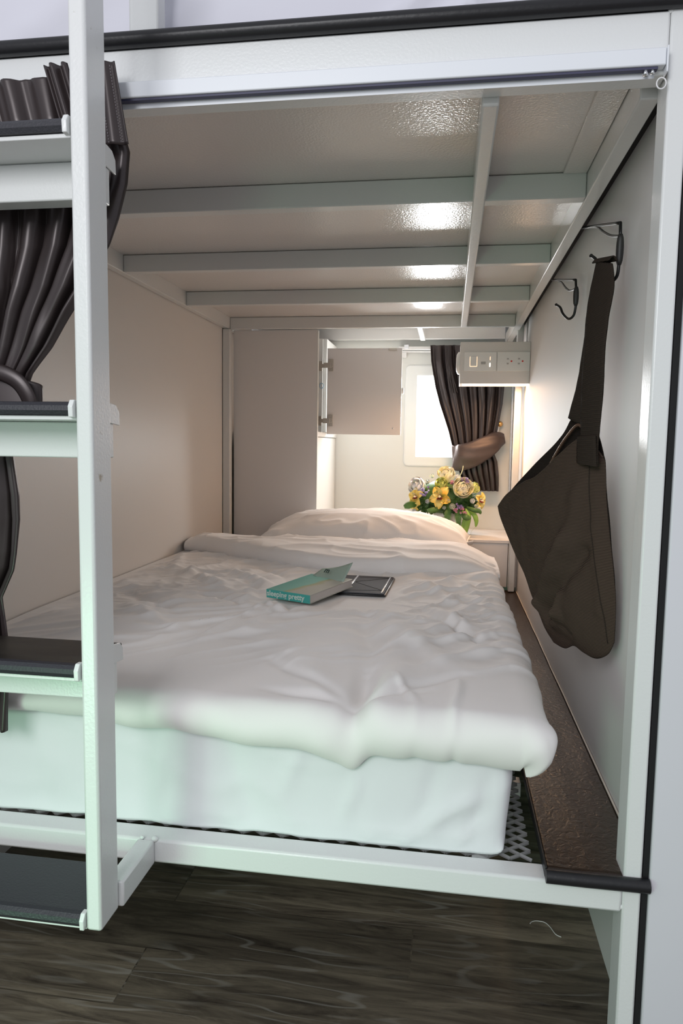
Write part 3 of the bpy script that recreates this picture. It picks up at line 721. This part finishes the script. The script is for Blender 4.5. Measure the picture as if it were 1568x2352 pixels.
rowsA = [(1.353, -1.12, -.458, .0065, -.013), (1.30, -1.10, -.449, .0075, -.011), (1.255, -1.08, -.439, .010, 0), (1.214, -1.06, -.444, .011, .0), (1.169, -1.03, -.457, .012, .0), (1.135, -1.01, -.470, .013, .0),
         (1.08, -.96, -.503, .014, .0), (1.047, -.93, -.527, .014, 0), (.997, -.88, -.560, .013, 0), (.96, -.83, -.590, .011, 0), (.93, -.80, -.603, .010, 0)]
rowsB = [(.93, -.80, -.603, .010, 0), (.88, -.81, -.612, .012, 0), (.843, -.83, -.622, .014, 0), (.787, -.86, -.614, .015, 0), (.751, -.88, -.613, .015, 0), (.70, -.89, -.618, .015, 0), (.677, -.90, -.622, .015, 0), (.635, -.91, -.644, .014, 0), (.60, -.92, -.640, .013, 0), (.572, -.93, -.637, .013, 0), (.43, -.95, -.645, .013, 0)]
obj('upper_drape', curtain_mesh(rowsA, 14, 170, -.012, 0, 1), satin, cu, smooth=True, solid=.0012)
obj('lower_drape', curtain_mesh(rowsB, 10, 120, -.012, 0, 4), satin, cu, smooth=True, solid=.0012)
def header(u, v):
    z = 1.362-.106*v
    return Vector((-.478+.029*u+.013*v*u+.006*v, -.037+.0025*math.sin(u*PI*3)-.002*v, z))
bm = BM(); grid(bm, 16, 20, header); obj('stitched_hem', bm, satin, cu, smooth=True, solid=.0015)
def header2(u, v):
    z = 1.363-.10*v
    return Vector((-.549+.034*u+.030*v, -.037+.005*math.sin(u*PI*4), z))
bm = BM(); grid(bm, 24, 20, header2); obj('header_pleat', bm, satin, cu, smooth=True, solid=.0015)
bm = BM()
for xo in (-.4715, -.4545):
    for k in range(26):
        z = 1.355-.0038*k; v = (1.362-z)/.106; x = xo+.016*v
        tube(bm, [(x, -.0415, z), (x+.0002, -.0415, z-.0022)], .0005, 4)
obj('hem_stitching', bm, mat('grey thread', (.20, .18, .19), .7), cu)
def band(cx, cy, rx, ry, z0, z1, h, a0, a1, tilt):
    bm = BM()
    def f(u, v):
        a = math.radians(a0+(a1-a0)*u)
        zz = z0+(z1-z0)*u
        hh = h*(.75+.25*math.sin(PI*u))
        bow = 1+.10*math.sin(PI*v)
        return Vector((cx+rx*bow*math.cos(a), cy+ry*bow*math.sin(a), zz-hh*v+tilt*math.cos(a)))
    grid(bm, 60, 12, f); return bm
bm = BM()
def tieA(u, v):   # band wrapping round the gathered cloth, its loop hanging out to the right
    a = math.radians(200+250*u)
    zc = .955-.012*u+.018*math.sin(a)
    w = .052*(1-.25*math.sin(PI*u))
    sag = -.045*ss(.35, .9, u)
    return Vector((-.685+.110*math.cos(a), -.018+.034*math.sin(a)*.6, zc+sag-w*(v-.5)+.0))
grid(bm, 70, 10, tieA); obj('tieback', bm, satin, cu, smooth=True, solid=.002)
bm = BM(); lp = catmull([(-.69, -.044, .952), (-.64, -.046, .962), (-.600, -.044, .950), (-.582, -.040, .925), (-.583, -.034, .900), (-.592, -.030, .885)], 8)
rb = []
for i, p in enumerate(lp):
    a = lp[max(0, i-1)]; b = lp[min(len(lp)-1, i+1)]; t = (b-a).normalized(); nrm = Vector((-t.z, 0, t.x)).normalized()
    rb.append([bm.verts.new(p+nrm*(w-.5)*.022+Vector((0, -.004*math.sin(PI*w), 0))) for w in [k/6 for k in range(7)]])
for A_, C_ in zip(rb, rb[1:]):
    for k in range(6): bm.faces.new((A_[k], A_[k+1], C_[k+1], C_[k]))
obj('tieback_loop', bm, satin, cu, smooth=True, solid=.002)

cw_ = thing('window_curtain', (.12, 2.26, .65), 'dark brown satin curtain tied back beside the small back window', 'curtain')
rowsW = [(1.311, -.097, .230, .008, .005), (1.24, -.091, .230, .010, 0), (1.18, -.080, .230, .011, 0), (1.125, -.069, .231, .012, 0), (1.05, -.048, .226, .012, 0), (.99, -.027, .217, .011, 0), (.93, -.006, .206, .010, 0), (.874, .009, .198, .009, 0),
         (.83, .022, .199, .009, 0), (.80, .035, .212, .010, 0), (.74, .05, .220, .012, 0), (.70, .07, .222, .012, 0), (.668, .085, .222, .012, 0)]
obj('drape', curtain_mesh(rowsW, 7, 170, 2.266, 0, 9, 170), satin, cw_, smooth=True, solid=.0012)
bm = BM()
for x, s in ((-.02, -1), (-.014, 1), (-.026, .5)):   # pinch pleats
    tube(bm, catmull([(x, 2.252, 1.308), (x+.002, 2.248, 1.26), (x+.004, 2.249, 1.215), (x+.016+.008*s, 2.253, 1.16), (x+.03+.012*s, 2.258, 1.10)], 6), [.0015+.0012*math.sin(PI*k/24) for k in range(25)], 6)
obj('pinch_pleat', bm, satin, cw_, smooth=True)
satin2 = mat('tieback satin', (.085, .06, .055), .42, metal=.3, spec=.6, bump=.2, bscale=30)
tp = catmull([(.014, 2.262, .815), (.045, 2.236, .814), (.10, 2.228, .830), (.16, 2.230, .862), (.205, 2.240, .892), (.240, 2.262, .902)], 8)
wd = [.105, .118, .112, .098, .080, .040]
bm = BM(); rb = []
for i, p in enumerate(tp):
    k = i/8; w = interp(list(enumerate(wd)), k)
    a = tp[max(0, i-1)]; b = tp[min(len(tp)-1, i+1)]; t = (b-a).normalized(); nrm = Vector((-t.z, 0, abs(t.x)+.25)).normalized()
    if i < 2: nrm = Vector((-.1, 0, 1)).normalized()
    rb.append([bm.verts.new(p+nrm*(q-.5)*w+Vector((0, -.010*math.sin(PI*q)+.0015*math.sin(q*14+i*.4), 0))) for q in [j/12 for j in range(13)]])
for A_, C_ in zip(rb, rb[1:]):
    for k in range(12): bm.faces.new((A_[k], A_[k+1], C_[k+1], C_[k]))
bmesh.ops.recalc_face_normals(bm, faces=bm.faces)
obj('tieback', bm, satin2, cw_, smooth=True, solid=.002)
hk = thing('curtain_hook', (.222, 2.33, .96), 'round brass tieback hook on the back wall right of the window curtain', 'hook')
bm = BM(); tube(bm, [(.220, 2.334, .966), (.220, 2.300, .966)], .004, 10); tube(bm, [(.220, 2.300, .966), (.220, 2.297, .966), (.220, 2.292, .966), (.220, 2.289, .966)], [.006, .0125, .0125, .007], 18)
obj('hook_knob', bm, brass, hk, smooth=True)
bm = BM(); tube(bm, catmull([(.219, 2.302, .962), (.214, 2.292, .94), (.208, 2.276, .915), (.204, 2.262, .895)], 5), .0022, 8); obj('cord_loop', bm, mat('white cord', (.75, .7, .68), .5), hk, smooth=True)

# ------------------------------------------------------------------ wire hooks on the right
def wire_hook(name, label, seam, stem, J, arm2, grp=None):
    t = thing(name, stem[0], label, 'hook')
    bm = BM(); tube(bm, catmull([seam, (Vector(seam)+Vector(stem[0]))/2, stem[0]], 4)[:-1]+[Vector(stem[0])], .0027, 8)
    tube(bm, [stem[0]]+stem[1:], .0027, 8)
    obj('top_wire', bm, darksteel, t, smooth=True)
    bm = BM(); tube(bm, catmull(arm2, 6), .0024, 8); obj('brace_wire', bm, darksteel, t, smooth=True)
    bm = BM(); tube(bm, catmull(J, 6), .0028, 10); bmesh.ops.create_uvsphere(bm, u_segments=10, v_segments=8, radius=.0036, matrix=Matrix.Translation(J[-1]))
    obj('hook_wire', bm, darksteel, t, smooth=True)
    bm = BM(); a, b = Vector(stem[-1]), Vector(J[0]); a = a+(a-b).normalized()*.012; b = b-(a-b).normalized()*.010
    N_ = 8; tube(bm, [a.lerp(b, k/N_) for k in range(N_+1)], [.0035+.0028*math.sin(PI*k/N_)**.5 for k in range(N_+1)], 12)
    obj('clamp_sleeve', bm, mat('black sleeve', (.02, .02, .02), .5), t, smooth=True)
    return t
wire_hook('wire_hook', 'black wire hook on the right wall carrying the brown bag', (.2655, .655, 1.332), [(.268, .301, 1.236), (.2685, .298, 1.205)],
          [(.2685, .299, 1.178), (.2685, .300, 1.168), (.2665, .304, 1.150), (.259, .322, 1.146), (.250, .348, 1.166), (.244, .365, 1.193), (.238, .380, 1.204)],
          [(.2655, .62, 1.322), (.266, .50, 1.288), (.266, .42, 1.255), (.267, .36, 1.232), (.268, .300, 1.215)])
wire_hook('wire_hook', 'empty black wire hook on the right wall, further back than the bag', (.2655, 1.10, 1.324), [(.268, .722, 1.239), (.2685, .712, 1.21)],
          [(.2685, .712, 1.190), (.2685, .712, 1.176), (.2655, .716, 1.160), (.257, .728, 1.155), (.247, .745, 1.169), (.242, .758, 1.186), (.235, .774, 1.195)],
          [(.2655, 1.05, 1.312), (.266, .93, 1.280), (.266, .85, 1.249), (.267, .79, 1.230), (.268, .716, 1.219)])
bm = BM(); tube(bm, [(.2605, .64, 1.329), (.2605, 1.12, 1.329)], .0022, 8)
tag(obj('hanging_rod', bm, darksteel, smooth=True), 'thin black rod in the gap between ceiling beam and right wall, joining the two hooks', 'rod')

# ------------------------------------------------------------------ bag
BN = Vector((.243, .268, 0)); Bd = Vector((-.3846, .9231, 0)); Bo = Vector((-.9231, -.3846, 0))
def bp_(s, z, o=0): return BN+Bd*s+Bo*o+Vector((0, 0, z))
def curve_at(pts, t):
    L = [0]
    for a, b in zip(pts, pts[1:]): L.append(L[-1]+math.hypot(a[0]-b[0], a[1]-b[1]))
    s = t*L[-1]
    for i in range(len(pts)-1):
        if s <= L[i+1] or i == len(pts)-2:
            k = (s-L[i])/(L[i+1]-L[i]); a, b = pts[i], pts[i+1]; return (a[0]+(b[0]-a[0])*k, a[1]+(b[1]-a[1])*k)
def cm2(pts, n=5): return [(p.x, p.y) for p in catmull([(a, b, 0) for a, b in pts], n)]
leftC = cm2([(.354, .738), (.340, .715), (.295, .671), (.259, .639), (.226, .612), (.197, .578), (.164, .547), (.140, .524), (.108, .506)])
botC = cm2([(-.070, .556), (-.058, .535), (-.040, .522), (-.020, .515), (.006, .515), (.041, .519), (.070, .506), (.108, .506)])
rightC = cm2([(-.022, .846), (-.024, .836), (-.031, .782), (-.043, .73), (-.058, .673), (-.069, .618), (-.070, .556)])
rimC = cm2([(-.022, .846), (.010, .878), (.031, .883), (.085, .851), (.152, .813), (.209, .798), (.300, .768), (.354, .738)])
topC = cm2([(-.022, .846), (.006, .892), (.040, .925), (.089, .920), (.122, .888), (.203, .839), (.298, .780), (.354, .738)])
def coons(top, u, v):
    T = curve_at(top, u); Bt = curve_at(botC, u); Lf = curve_at(leftC, v); Rt = curve_at(rightC, v)
    c00, c10, c01, c11 = top[0], top[-1], botC[0], botC[-1]
    return [(1-v)*T[k]+v*Bt[k]+(1-u)*Rt[k]+u*Lf[k]-((1-u)*(1-v)*c00[k]+u*(1-v)*c10[k]+(1-u)*v*c01[k]+u*v*c11[k]) for k in (0, 1)]
BCR = [((.030, .71), (.135, .575), .012, .014), ((.135, .575), (.120, .53), .010, .012), ((-.005, .69), (.100, .565), -.013, .015), ((.060, .575), (.095, .545), .011, .010), ((.05, .61), (.065, .55), .010, .008), ((.085, .56), (.03, .54), -.008, .007),
       ((.02, .80), (.035, .70), .006, .016), ((.30, .70), (.24, .60), .006, .02), ((.22, .70), (.19, .60), .005, .018), ((.10, .53), (.04, .525), -.008, .010), ((-.02, .80), (-.045, .60), .004, .010), ((.27, .74), (.15, .78), .004, .012)]
def bag_front(u, v):
    s, z = coons(rimC, u, v)
    e = (math.sin(PI*u**.85)**1.25)*(math.sin(PI*(.18+.82*v))**.6 if v < 1 else 0)
    o = .036*e
    if v == 1 or u in (0, 1): return bp_(s, z, 0)
    for a, b, amp, w in BCR:
        dd, t = seg_d(s+.006*nz(s*30, z*30), z, a, b); o += amp*math.exp(-(dd/w)**2)*min(1, 4*math.sin(PI*u))*min(1, 5*(1-v))
    o += .005*nz(s*12, z*12, 3)*e+.002*nz(s*40, z*30, 5)*e
    return bp_(s, z, o)
def bag_back(u, v):
    s, z = coons(topC, u, v)
    e = (math.sin(PI*u)**.7)*(math.sin(PI*(.10+.9*v))**.6 if v < 1 else 0)
    if v == 1 or u in (0, 1): return bp_(s, z, 0)
    return bp_(s, z, -.014*e+.003*nz(s*14, z*14, 8))
bag = thing('shoulder_bag', (.22, .32, .51), 'slouchy dark brown corduroy shoulder bag hanging from the near wall hook', 'bag')
bm = BM(); grid(bm, 110, 110, bag_front); bmesh.ops.recalc_face_normals(bm, faces=bm.faces)
obj('bag_body', bm, cord, bag, smooth=True, solid=.0012)
bm = BM(); grid(bm, 60, 60, bag_back); bmesh.ops.recalc_face_normals(bm, faces=bm.faces)
obj('bag_back_panel', bm, corduroy('dark inside of the bag', (.020, .015, .013)), bag, smooth=True, solid=.0012)
bm = BM()
tube(bm, [bp_(s, z, .003) for s, z in cm2([(.020, .872), (.052, .905), (.090, .885), (.128, .850), (.150, .822), (.160, .800)], 8)], .0028, 6)
obj('zip', bm, mat('bronze zip teeth', (.16, .09, .06), .4, metal=.6, bump=1, bscale=900), bag)
bm = BM(); rm = [bag_front(k/60, .004) for k in range(1, 60)]; tube(bm, rm, .0020, 6); obj('rim_piping', bm, cord, bag, smooth=True)
bm = BM(); sm_ = [(-.012+.012*k/14, 0) for k in range(15)]
seam = [bag_front(.10+.02*math.sin(k/20*2), .02+.94*k/30)+Bo*.0007 for k in range(31)]
tube(bm, seam, .0012, 5)
obj('seam', bm, strap_m, bag, smooth=True)
def ribbon(name, left, right, off, m, thick=.003):
    bm = BM(); n = 40
    def f(u, v):
        a = curve_at(left, v); b = curve_at(right, v); s = a[0]+(b[0]-a[0])*u; z = a[1]+(b[1]-a[1])*u
        return bp_(s, z, off(v)+.003*math.sin(PI*u)+.0008*nz(u*6, v*14, 3))
    grid(bm, 10, n, f); bmesh.ops.recalc_face_normals(bm, faces=bm.faces)
    return obj(name, bm, m, bag, smooth=True, solid=thick)
# two runs of the strap meeting over the hook
ribbon('strap', cm2([(.030, 1.166), (.040, 1.134), (.052, 1.083), (.063, 1.031), (.077, .965), (.092, .918)]), cm2([(-.004, 1.166), (.010, 1.12), (.020, 1.07), (.022, 1.02), (.024, .96), (.030, .90)]), lambda v: -.004+.004*ss(.7, 1, v), strap_m)
ribbon('strap', cm2([(.020, 1.170), (.028, 1.133), (.031, 1.069), (.032, 1.027), (.034, .962), (.030, .887), (.027, .839)]), cm2([(-.022, 1.158), (-.034, 1.116), (-.030, 1.07), (-.025, 1.02), (-.026, .958), (-.021, .887), (-.029, .836)]), lambda v: .005+.008*ss(0, .3, v)+.004*ss(.8, 1, v), strap_m)
bm = BM()
grid(bm, 12, 10, lambda u, v: bp_(-.020+.046*u, 1.163+.010*u+.007*math.sin(PI*v)-.004*u, -.006+.016*v)); obj('strap_fold', bm, strap_m, bag, smooth=True, solid=.002)
ribbon('strap_tab', [(.028, .884), (.026, .840)], [(-.022, .886), (-.029, .836)], lambda v: .020, strap_m, .004)

# ------------------------------------------------------------------ flowers on the shelf
fl = thing('flower_arrangement', (-.012, 2.10, .488), 'round bouquet of cream peonies, yellow orchids and greenery in a white vase on the shelf', 'flowers')
bm = BM(); n = 28; A = []
for z, r in ((.4885, .034), (.4895, .0375), (.52, .041), (.56, .046), (.585, .049), (.586, .046), (.56, .043)):
    A.append([bm.verts.new((-.012+r*math.copysign(abs(math.cos(2*PI*k/n))**.6, math.cos(2*PI*k/n)), 2.10+r*math.copysign(abs(math.sin(2*PI*k/n))**.6, math.sin(2*PI*k/n)), z)) for k in range(n)])
for P_, Q in zip(A, A[1:]):
    for k in range(n): bm.faces.new((P_[k], P_[(k+1) % n], Q[(k+1) % n], Q[k]))
bm.faces.new(A[0]); bm.faces.new(A[-1]); bmesh.ops.recalc_face_normals(bm, faces=bm.faces)
obj('vase', bm, mat('white glazed vase', (.74, .73, .74), .35), fl, smooth=True)
def frame(c, d):
    d = Vector(d).normalized(); return Matrix.Translation(c) @ d.to_track_quat('Z', 'Y').to_matrix().to_4x4()
def petal(bm, M, L, Wd, cup, base, ang, lift, mi=0, nu=6, nv=7, ruff=.0):
    # petal radiating from the axis; lift = angle from the flower plane, cup = inward curl
    Rz = Matrix.Rotation(ang, 4, 'Z'); ph = random.random()*6
    def f(u, v):
        w = Wd*math.sin(PI*min(1, .12+.80*v))**.7*(1 if v < .85 else 1-(v-.85)*2.2); x = (u-.5)*w
        r = base+L*v*math.cos(lift+cup*v); h = L*v*math.sin(lift+cup*v)
        h += -.9*abs(x)**2/max(Wd, 1e-4)*(-1)+ruff*math.sin(u*11+ph)*v
        return M @ (Rz @ Vector((r-.6*x*x/max(Wd, .001)*1, x, h)))
    grid(bm, nu, nv, f, mi)
def peony(c, d, r, m, name='peony', layers=6, core=None):
    bm = BM(); M = frame(Vector(c)-Vector(d).normalized()*r*.55, d)
    for k in range(layers):
        t = k/(layers-1); n_ = 5+int(3*(1-t)); 
        for i in range(n_):
            petal(bm, M, r*(1.25-.20*t), r*(.95-.35*t), .85+.35*t, r*.06, 2*PI*i/n_+k*.55+random.uniform(-.15, .15), .12+.85*t+random.uniform(-.06, .06), ruff=r*.03)
    bmesh.ops.create_uvsphere(bm, u_segments=12, v_segments=8, radius=r*.42, matrix=M @ Matrix.Translation((0, 0, r*.55)))
    return obj(name, bm, m, fl, smooth=True)
cream = mat('cream petals', (.90, .85, .60), .6, sheen=.2); noise_colour(cream, (.92, .86, .52), (.95, .93, .80), 25, 2)
whitep = mat('white petals', (.92, .92, .89), .6); lime = mat('lime petals', (.68, .74, .22), .55); noise_colour(lime, (.62, .72, .16), (.78, .80, .36), 30, 2)
yellow = mat('yellow petals', (.84, .62, .12), .5); noise_colour(yellow, (.82, .56, .08), (.88, .74, .26), 30, 2)
maroon = mat('maroon throat', (.30, .06, .05), .5); greenw = mat('pale green white petals', (.80, .85, .74), .6)
purple = mat('lilac petals', (.38, .26, .58), .6); pink = mat('pink petals', (.80, .36, .48), .6); leafm = mat('leaf green', (.05, .13, .035), .45)
noise_colour(leafm, (.025, .085, .02), (.10, .21, .05), 20, 2); lleaf = mat('light leaf green', (.26, .46, .08), .4); fernm = mat('fern green', (.06, .16, .03), .5)
V_ = Vector
CC = V_((-.012, 2.10, .625))
def out(c): 
    d = V_(c)-CC; return d
peony((.055, 2.010, .690), (.25, -.8, .25), .056, cream, layers=7)
peony((-.010, 2.06, .738), (0, -.6, .7), .050, cream, layers=6)
peony((-.125, 2.065, .690), (-.55, -.75, .4), .050, whitep, layers=6)
peony((-.028, 2.020, .704), (-.1, -.8, .4), .034, lime, name='lime_rose', layers=6)
peony((.105, 2.045, .692), (.7, -.5, .35), .030, lime, name='lime_rose', layers=5)
def orchid(c, d, r, roll):
    bm = BM(); M = frame(c, d) @ Matrix.Rotation(roll, 4, 'Z')
    for i in range(5):
        petal(bm, M, r*random.uniform(.9, 1.05), r*.88, -.5, r*.08, 2*PI*i/5+random.uniform(-.12, .12), .55, ruff=r*.07, nu=8, nv=9)
    o = obj('orchid', bm, yellow, fl, smooth=True)
    bm = BM()
    petal(bm, M, r*.62, r*.55, .9, r*.05, -PI/2-roll, .35, ruff=r*.07)
    for i in (0, 1): petal(bm, M, r*.42, r*.40, 1.0, r*.03, PI*.2+PI*.6*i-roll, .7)
    obj('orchid_lip', bm, maroon, o, smooth=True)
    bm = BM(); tube(bm, [M @ V_((0, 0, r*.05)), M @ V_((0, 0, r*.35)), M @ V_((0, 0, r*.5))], [r*.13, r*.12, r*.06], 8); obj('orchid_column', bm, cream, o, smooth=True)
def sss(m):
    b = m.node_tree.nodes['Principled BSDF']; b.inputs['Subsurface Weight'].default_value = .6; b.inputs['Subsurface Radius'].default_value = (.02, .015, .01); b.inputs['Subsurface Scale'].default_value = .5
for q in (cream, whitep, lime, yellow, greenw, purple, pink): sss(q)
orchid((-.033, 1.998, .654), (-.1, -.95, .15), .046, .9)
orchid((-.132, 2.035, .650), (-.55, -.8, .1), .037, .4)
orchid((-.140, 2.045, .618), (-.6, -.7, -.25), .028, .2)
orchid((.132, 2.05, .640), (.75, -.6, .0), .036, 1.3)
for c, d, r in (((-.082, 2.01, .634), (-.4, -.9, 0), .015), ((-.137, 2.035, .590), (-.5, -.8, -.2), .015), ((.018, 1.985, .618), (.1, -1, 0), .019), ((.002, 1.99, .642), (0, -1, .1), .014),
                ((.098, 2.02, .640), (.5, -.8, 0), .017), ((-.068, 2.04, .736), (-.4, -.4, .8), .017), ((.036, 2.03, .735), (.3, -.5, .8), .017), ((-.085, 2.03, .712), (-.4, -.7, .4), .015), ((.115, 2.03, .618), (.6, -.7, -.2), .015), ((-.015, 1.99, .612), (0, -1, -.2), .012)):
    bm = BM(); M = frame(V_(c)-V_(d).normalized()*r*.4, d)
    for k in range(4):
        for i in range(5): petal(bm, M, r*(1.1-.15*k), r*(.9-.1*k), .8, r*.05, 2*PI*i/5+k*.6, .2+.35*k, nu=4, nv=5)
    obj('small_rose', bm, greenw if random.random() < .6 else whitep, fl, smooth=True)
def cluster(c, spread, n_, m, name):
    bm = BM()
    for i in range(n_):
        p = V_(c)+V_((random.uniform(-1, 1), random.uniform(-.5, .3), random.uniform(-1, 1)))*spread; d = V_((random.uniform(-.5, .5), -1, random.uniform(-.2, .6)))
        M = frame(p, d)
        for k in range(5): petal(bm, M, .0065, .006, .5, .0008, 2*PI*k/5, .4, nu=3, nv=3)
    obj(name, bm, m, fl, smooth=True)
cluster((-.095, 2.0, .680), .014, 12, purple, 'lilac_sprig'); cluster((-.102, 2.0, .660), .010, 8, purple, 'lilac_sprig'); cluster((.066, 2.00, .722), .014, 12, purple, 'lilac_sprig')
cluster((.048, 1.985, .622), .014, 10, purple, 'lilac_sprig'); cluster((.062, 1.985, .602), .012, 9, pink, 'pink_sprig'); cluster((.018, 2.005, .715), .008, 9, pink, 'pink_sprig'); cluster((.034, 1.985, .602), .008, 6, pink, 'pink_sprig')
# greenery: a mass of small leaves round and below the blooms
bm = BM()
bmesh.ops.create_icosphere(bm, subdivisions=3, radius=1, matrix=Matrix.Translation((-.010, 2.085, .648)) @ Matrix.Diagonal((.115, .085, .075, 1)))
for i in range(430):
    a = random.uniform(0, 2*PI); e = random.uniform(-.75, .75) if random.random() < .5 else random.uniform(-.7, -.1)
    d = V_((math.cos(a)*math.cos(e), math.sin(a)*math.cos(e), math.sin(e)))
    c = V_((-.010, 2.085, .640))+V_((d.x*.120, d.y*.085, d.z*.070)); M = frame(c, d+V_((random.uniform(-.5, .5), random.uniform(-.5, .2), random.uniform(-.8, .2))))
    petal(bm, M @ Matrix.Rotation(random.uniform(0, 6.3), 4, 'Z'), random.uniform(.018, .034), random.uniform(.008, .013), .3, 0, 0, random.uniform(.2, 1.2), nu=2, nv=4)
tag(obj('foliage', bm, leafm, fl, smooth=True), kind='stuff', label='dark green leaves filling the bouquet')
def fern(c, tip):
    bm = BM(); c = V_(c); tip = V_(tip); mid = (c+tip)/2+V_((0, -.008, .006)); sp = catmull([c, mid, tip], 10); tube(bm, sp, .0008, 5)
    for i, p in enumerate(sp[1:-1]):
        t = i/len(sp); L = .018*math.sin(PI*(.2+.78*t)); tn = (sp[i+2]-sp[i]).normalized(); sd = tn.cross(V_((0, -1, 0))).normalized()
        for s in (-1, 1):
            q = p+sd*s*L+tn*L*.45+V_((0, -.002, 0)); w = tn*.0022
            bm.faces.new([bm.verts.new(v) for v in (p-w, p+w, (p+q)/2+w*1.1, q, (p+q)/2-w*1.1)])
    obj('fern_frond', bm, fernm, fl, solid=.0004)
fern((.005, 2.0, .610), (-.005, 1.985, .530)); fern((.040, 2.0, .605), (.048, 1.985, .535)); fern((-.130, 2.03, .615), (-.180, 2.01, .608))
def hang(c, pts, w, m=lleaf):
    bm = BM(); sp = catmull([V_(c)]+[V_(p) for p in pts], 6); N_ = len(sp); rows = []
    for i, p in enumerate(sp):
        t = i/(N_-1); ww = w*math.sin(PI*(.08+.9*t))**.7; tn = (sp[min(i+1, N_-1)]-sp[max(i-1, 0)]).normalized(); sd = tn.cross(V_((.2, -1, 0))).normalized()
        rows.append([bm.verts.new(p+sd*ww*k+V_((0, .15*abs(k)*ww, 0))) for k in (-.5, 0, .5)])
    for A_, C_ in zip(rows, rows[1:]):
        for k in (0, 1): bm.faces.new((A_[k], A_[k+1], C_[k+1], C_[k]))
    obj('trailing_leaf', bm, m, fl, smooth=True, solid=.0004)
hang((.075, 2.00, .610), [(.085, 1.985, .58), (.080, 1.985, .545), (.075, 1.985, .515), (.078, 1.99, .495)], .026)
hang((.085, 2.0, .600), [(.108, 1.985, .585), (.118, 1.985, .56), (.116, 1.985, .535)], .020)
hang((.06, 2.0, .600), [(.072, 1.985, .575), (.066, 1.985, .54), (.055, 1.985, .505)], .020)
hang((.075, 2.0, .615), [(.105, 1.98, .605), (.128, 1.985, .60), (.135, 1.99, .588)], .020, leafm)
hang((.06, 1.99, .59), [(.075, 1.975, .575), (.095, 1.98, .57)], .026, leafm)
hang((-.02, 2.0, .61), [(-.06, 1.98, .600), (-.085, 1.985, .598)], .024, leafm)
bm = BM(); tube(bm, catmull([(.108, 2.01, .60), (.125, 2.0, .575), (.118, 2.0, .54), (.098, 2.0, .51), (.10, 2.0, .490)], 6), .0006, 4); obj('tendril', bm, mat('pale stem', (.60, .62, .38), .5), fl); bm = BM()
tube(bm, catmull([(.045, 2.01, .74), (.055, 2.0, .765), (.058, 2.0, .785)], 5), .0018, 5); obj('tendril', bm, mat('pale stem', (.60, .62, .38), .5), fl)

# ------------------------------------------------------------------ upper bunk bedding
def up_fn(p, n):
    q = p.copy(); d = .010*nz(p.x*3, p.y*3, p.z*5)
    f = 0
    for (a, b, amp, w) in (((-.05, 1.40), (.06, 1.50), .012, .012), ((.0, 1.40), (.12, 1.49), .012, .010), ((.05, 1.40), (.16, 1.47), .012, .012), ((-.10, 1.44), (-.02, 1.50), .008, .010), ((-.45, 1.40), (-.38, 1.5), .006, .02), ((.1, 1.41), (.2, 1.45), .01, .01), ((-.7, 1.42), (-.5, 1.55), .006, .03)):
        dd, t = seg_d(p.x, p.z, a, b); f += amp*math.exp(-(dd/w)**2)
    return q+n*(d+1.8*f*(1 if n.y < -.3 else .2)+.004*(1-min(1, 3*abs(nz(p.x*6+p.z*8, p.z*5, 9))))**2)
bm = rounded_box(-1.10, .262, .072, 1.80, 1.385, 1.60, .035, .016, up_fn)
for v in bm.verts:
    if v.co.z < 1.3745: v.co.z = 1.3745
tag(obj('upper_mattress', bm, mat('cool white upper bedding', (.70, .70, .77), .85, sheen=.2), smooth=True), 'white bedding on the upper bunk seen above the black edging', 'mattress')

# ------------------------------------------------------------------ small things on the floor
bm = BM(); tube(bm, catmull([(.170, .292, .0013), (.174, .298, .0012), (.183, .302, .0012), (.197, .300, .0012), (.205, .289, .0012), (.212, .271, .0012), (.221, .265, .0012)], 6), .0009, 5)
tag(obj('thread', bm, mat('pale thread', (.62, .60, .58), .7), smooth=True), 'short pale thread lying on the dark floor under the bed', 'thread')
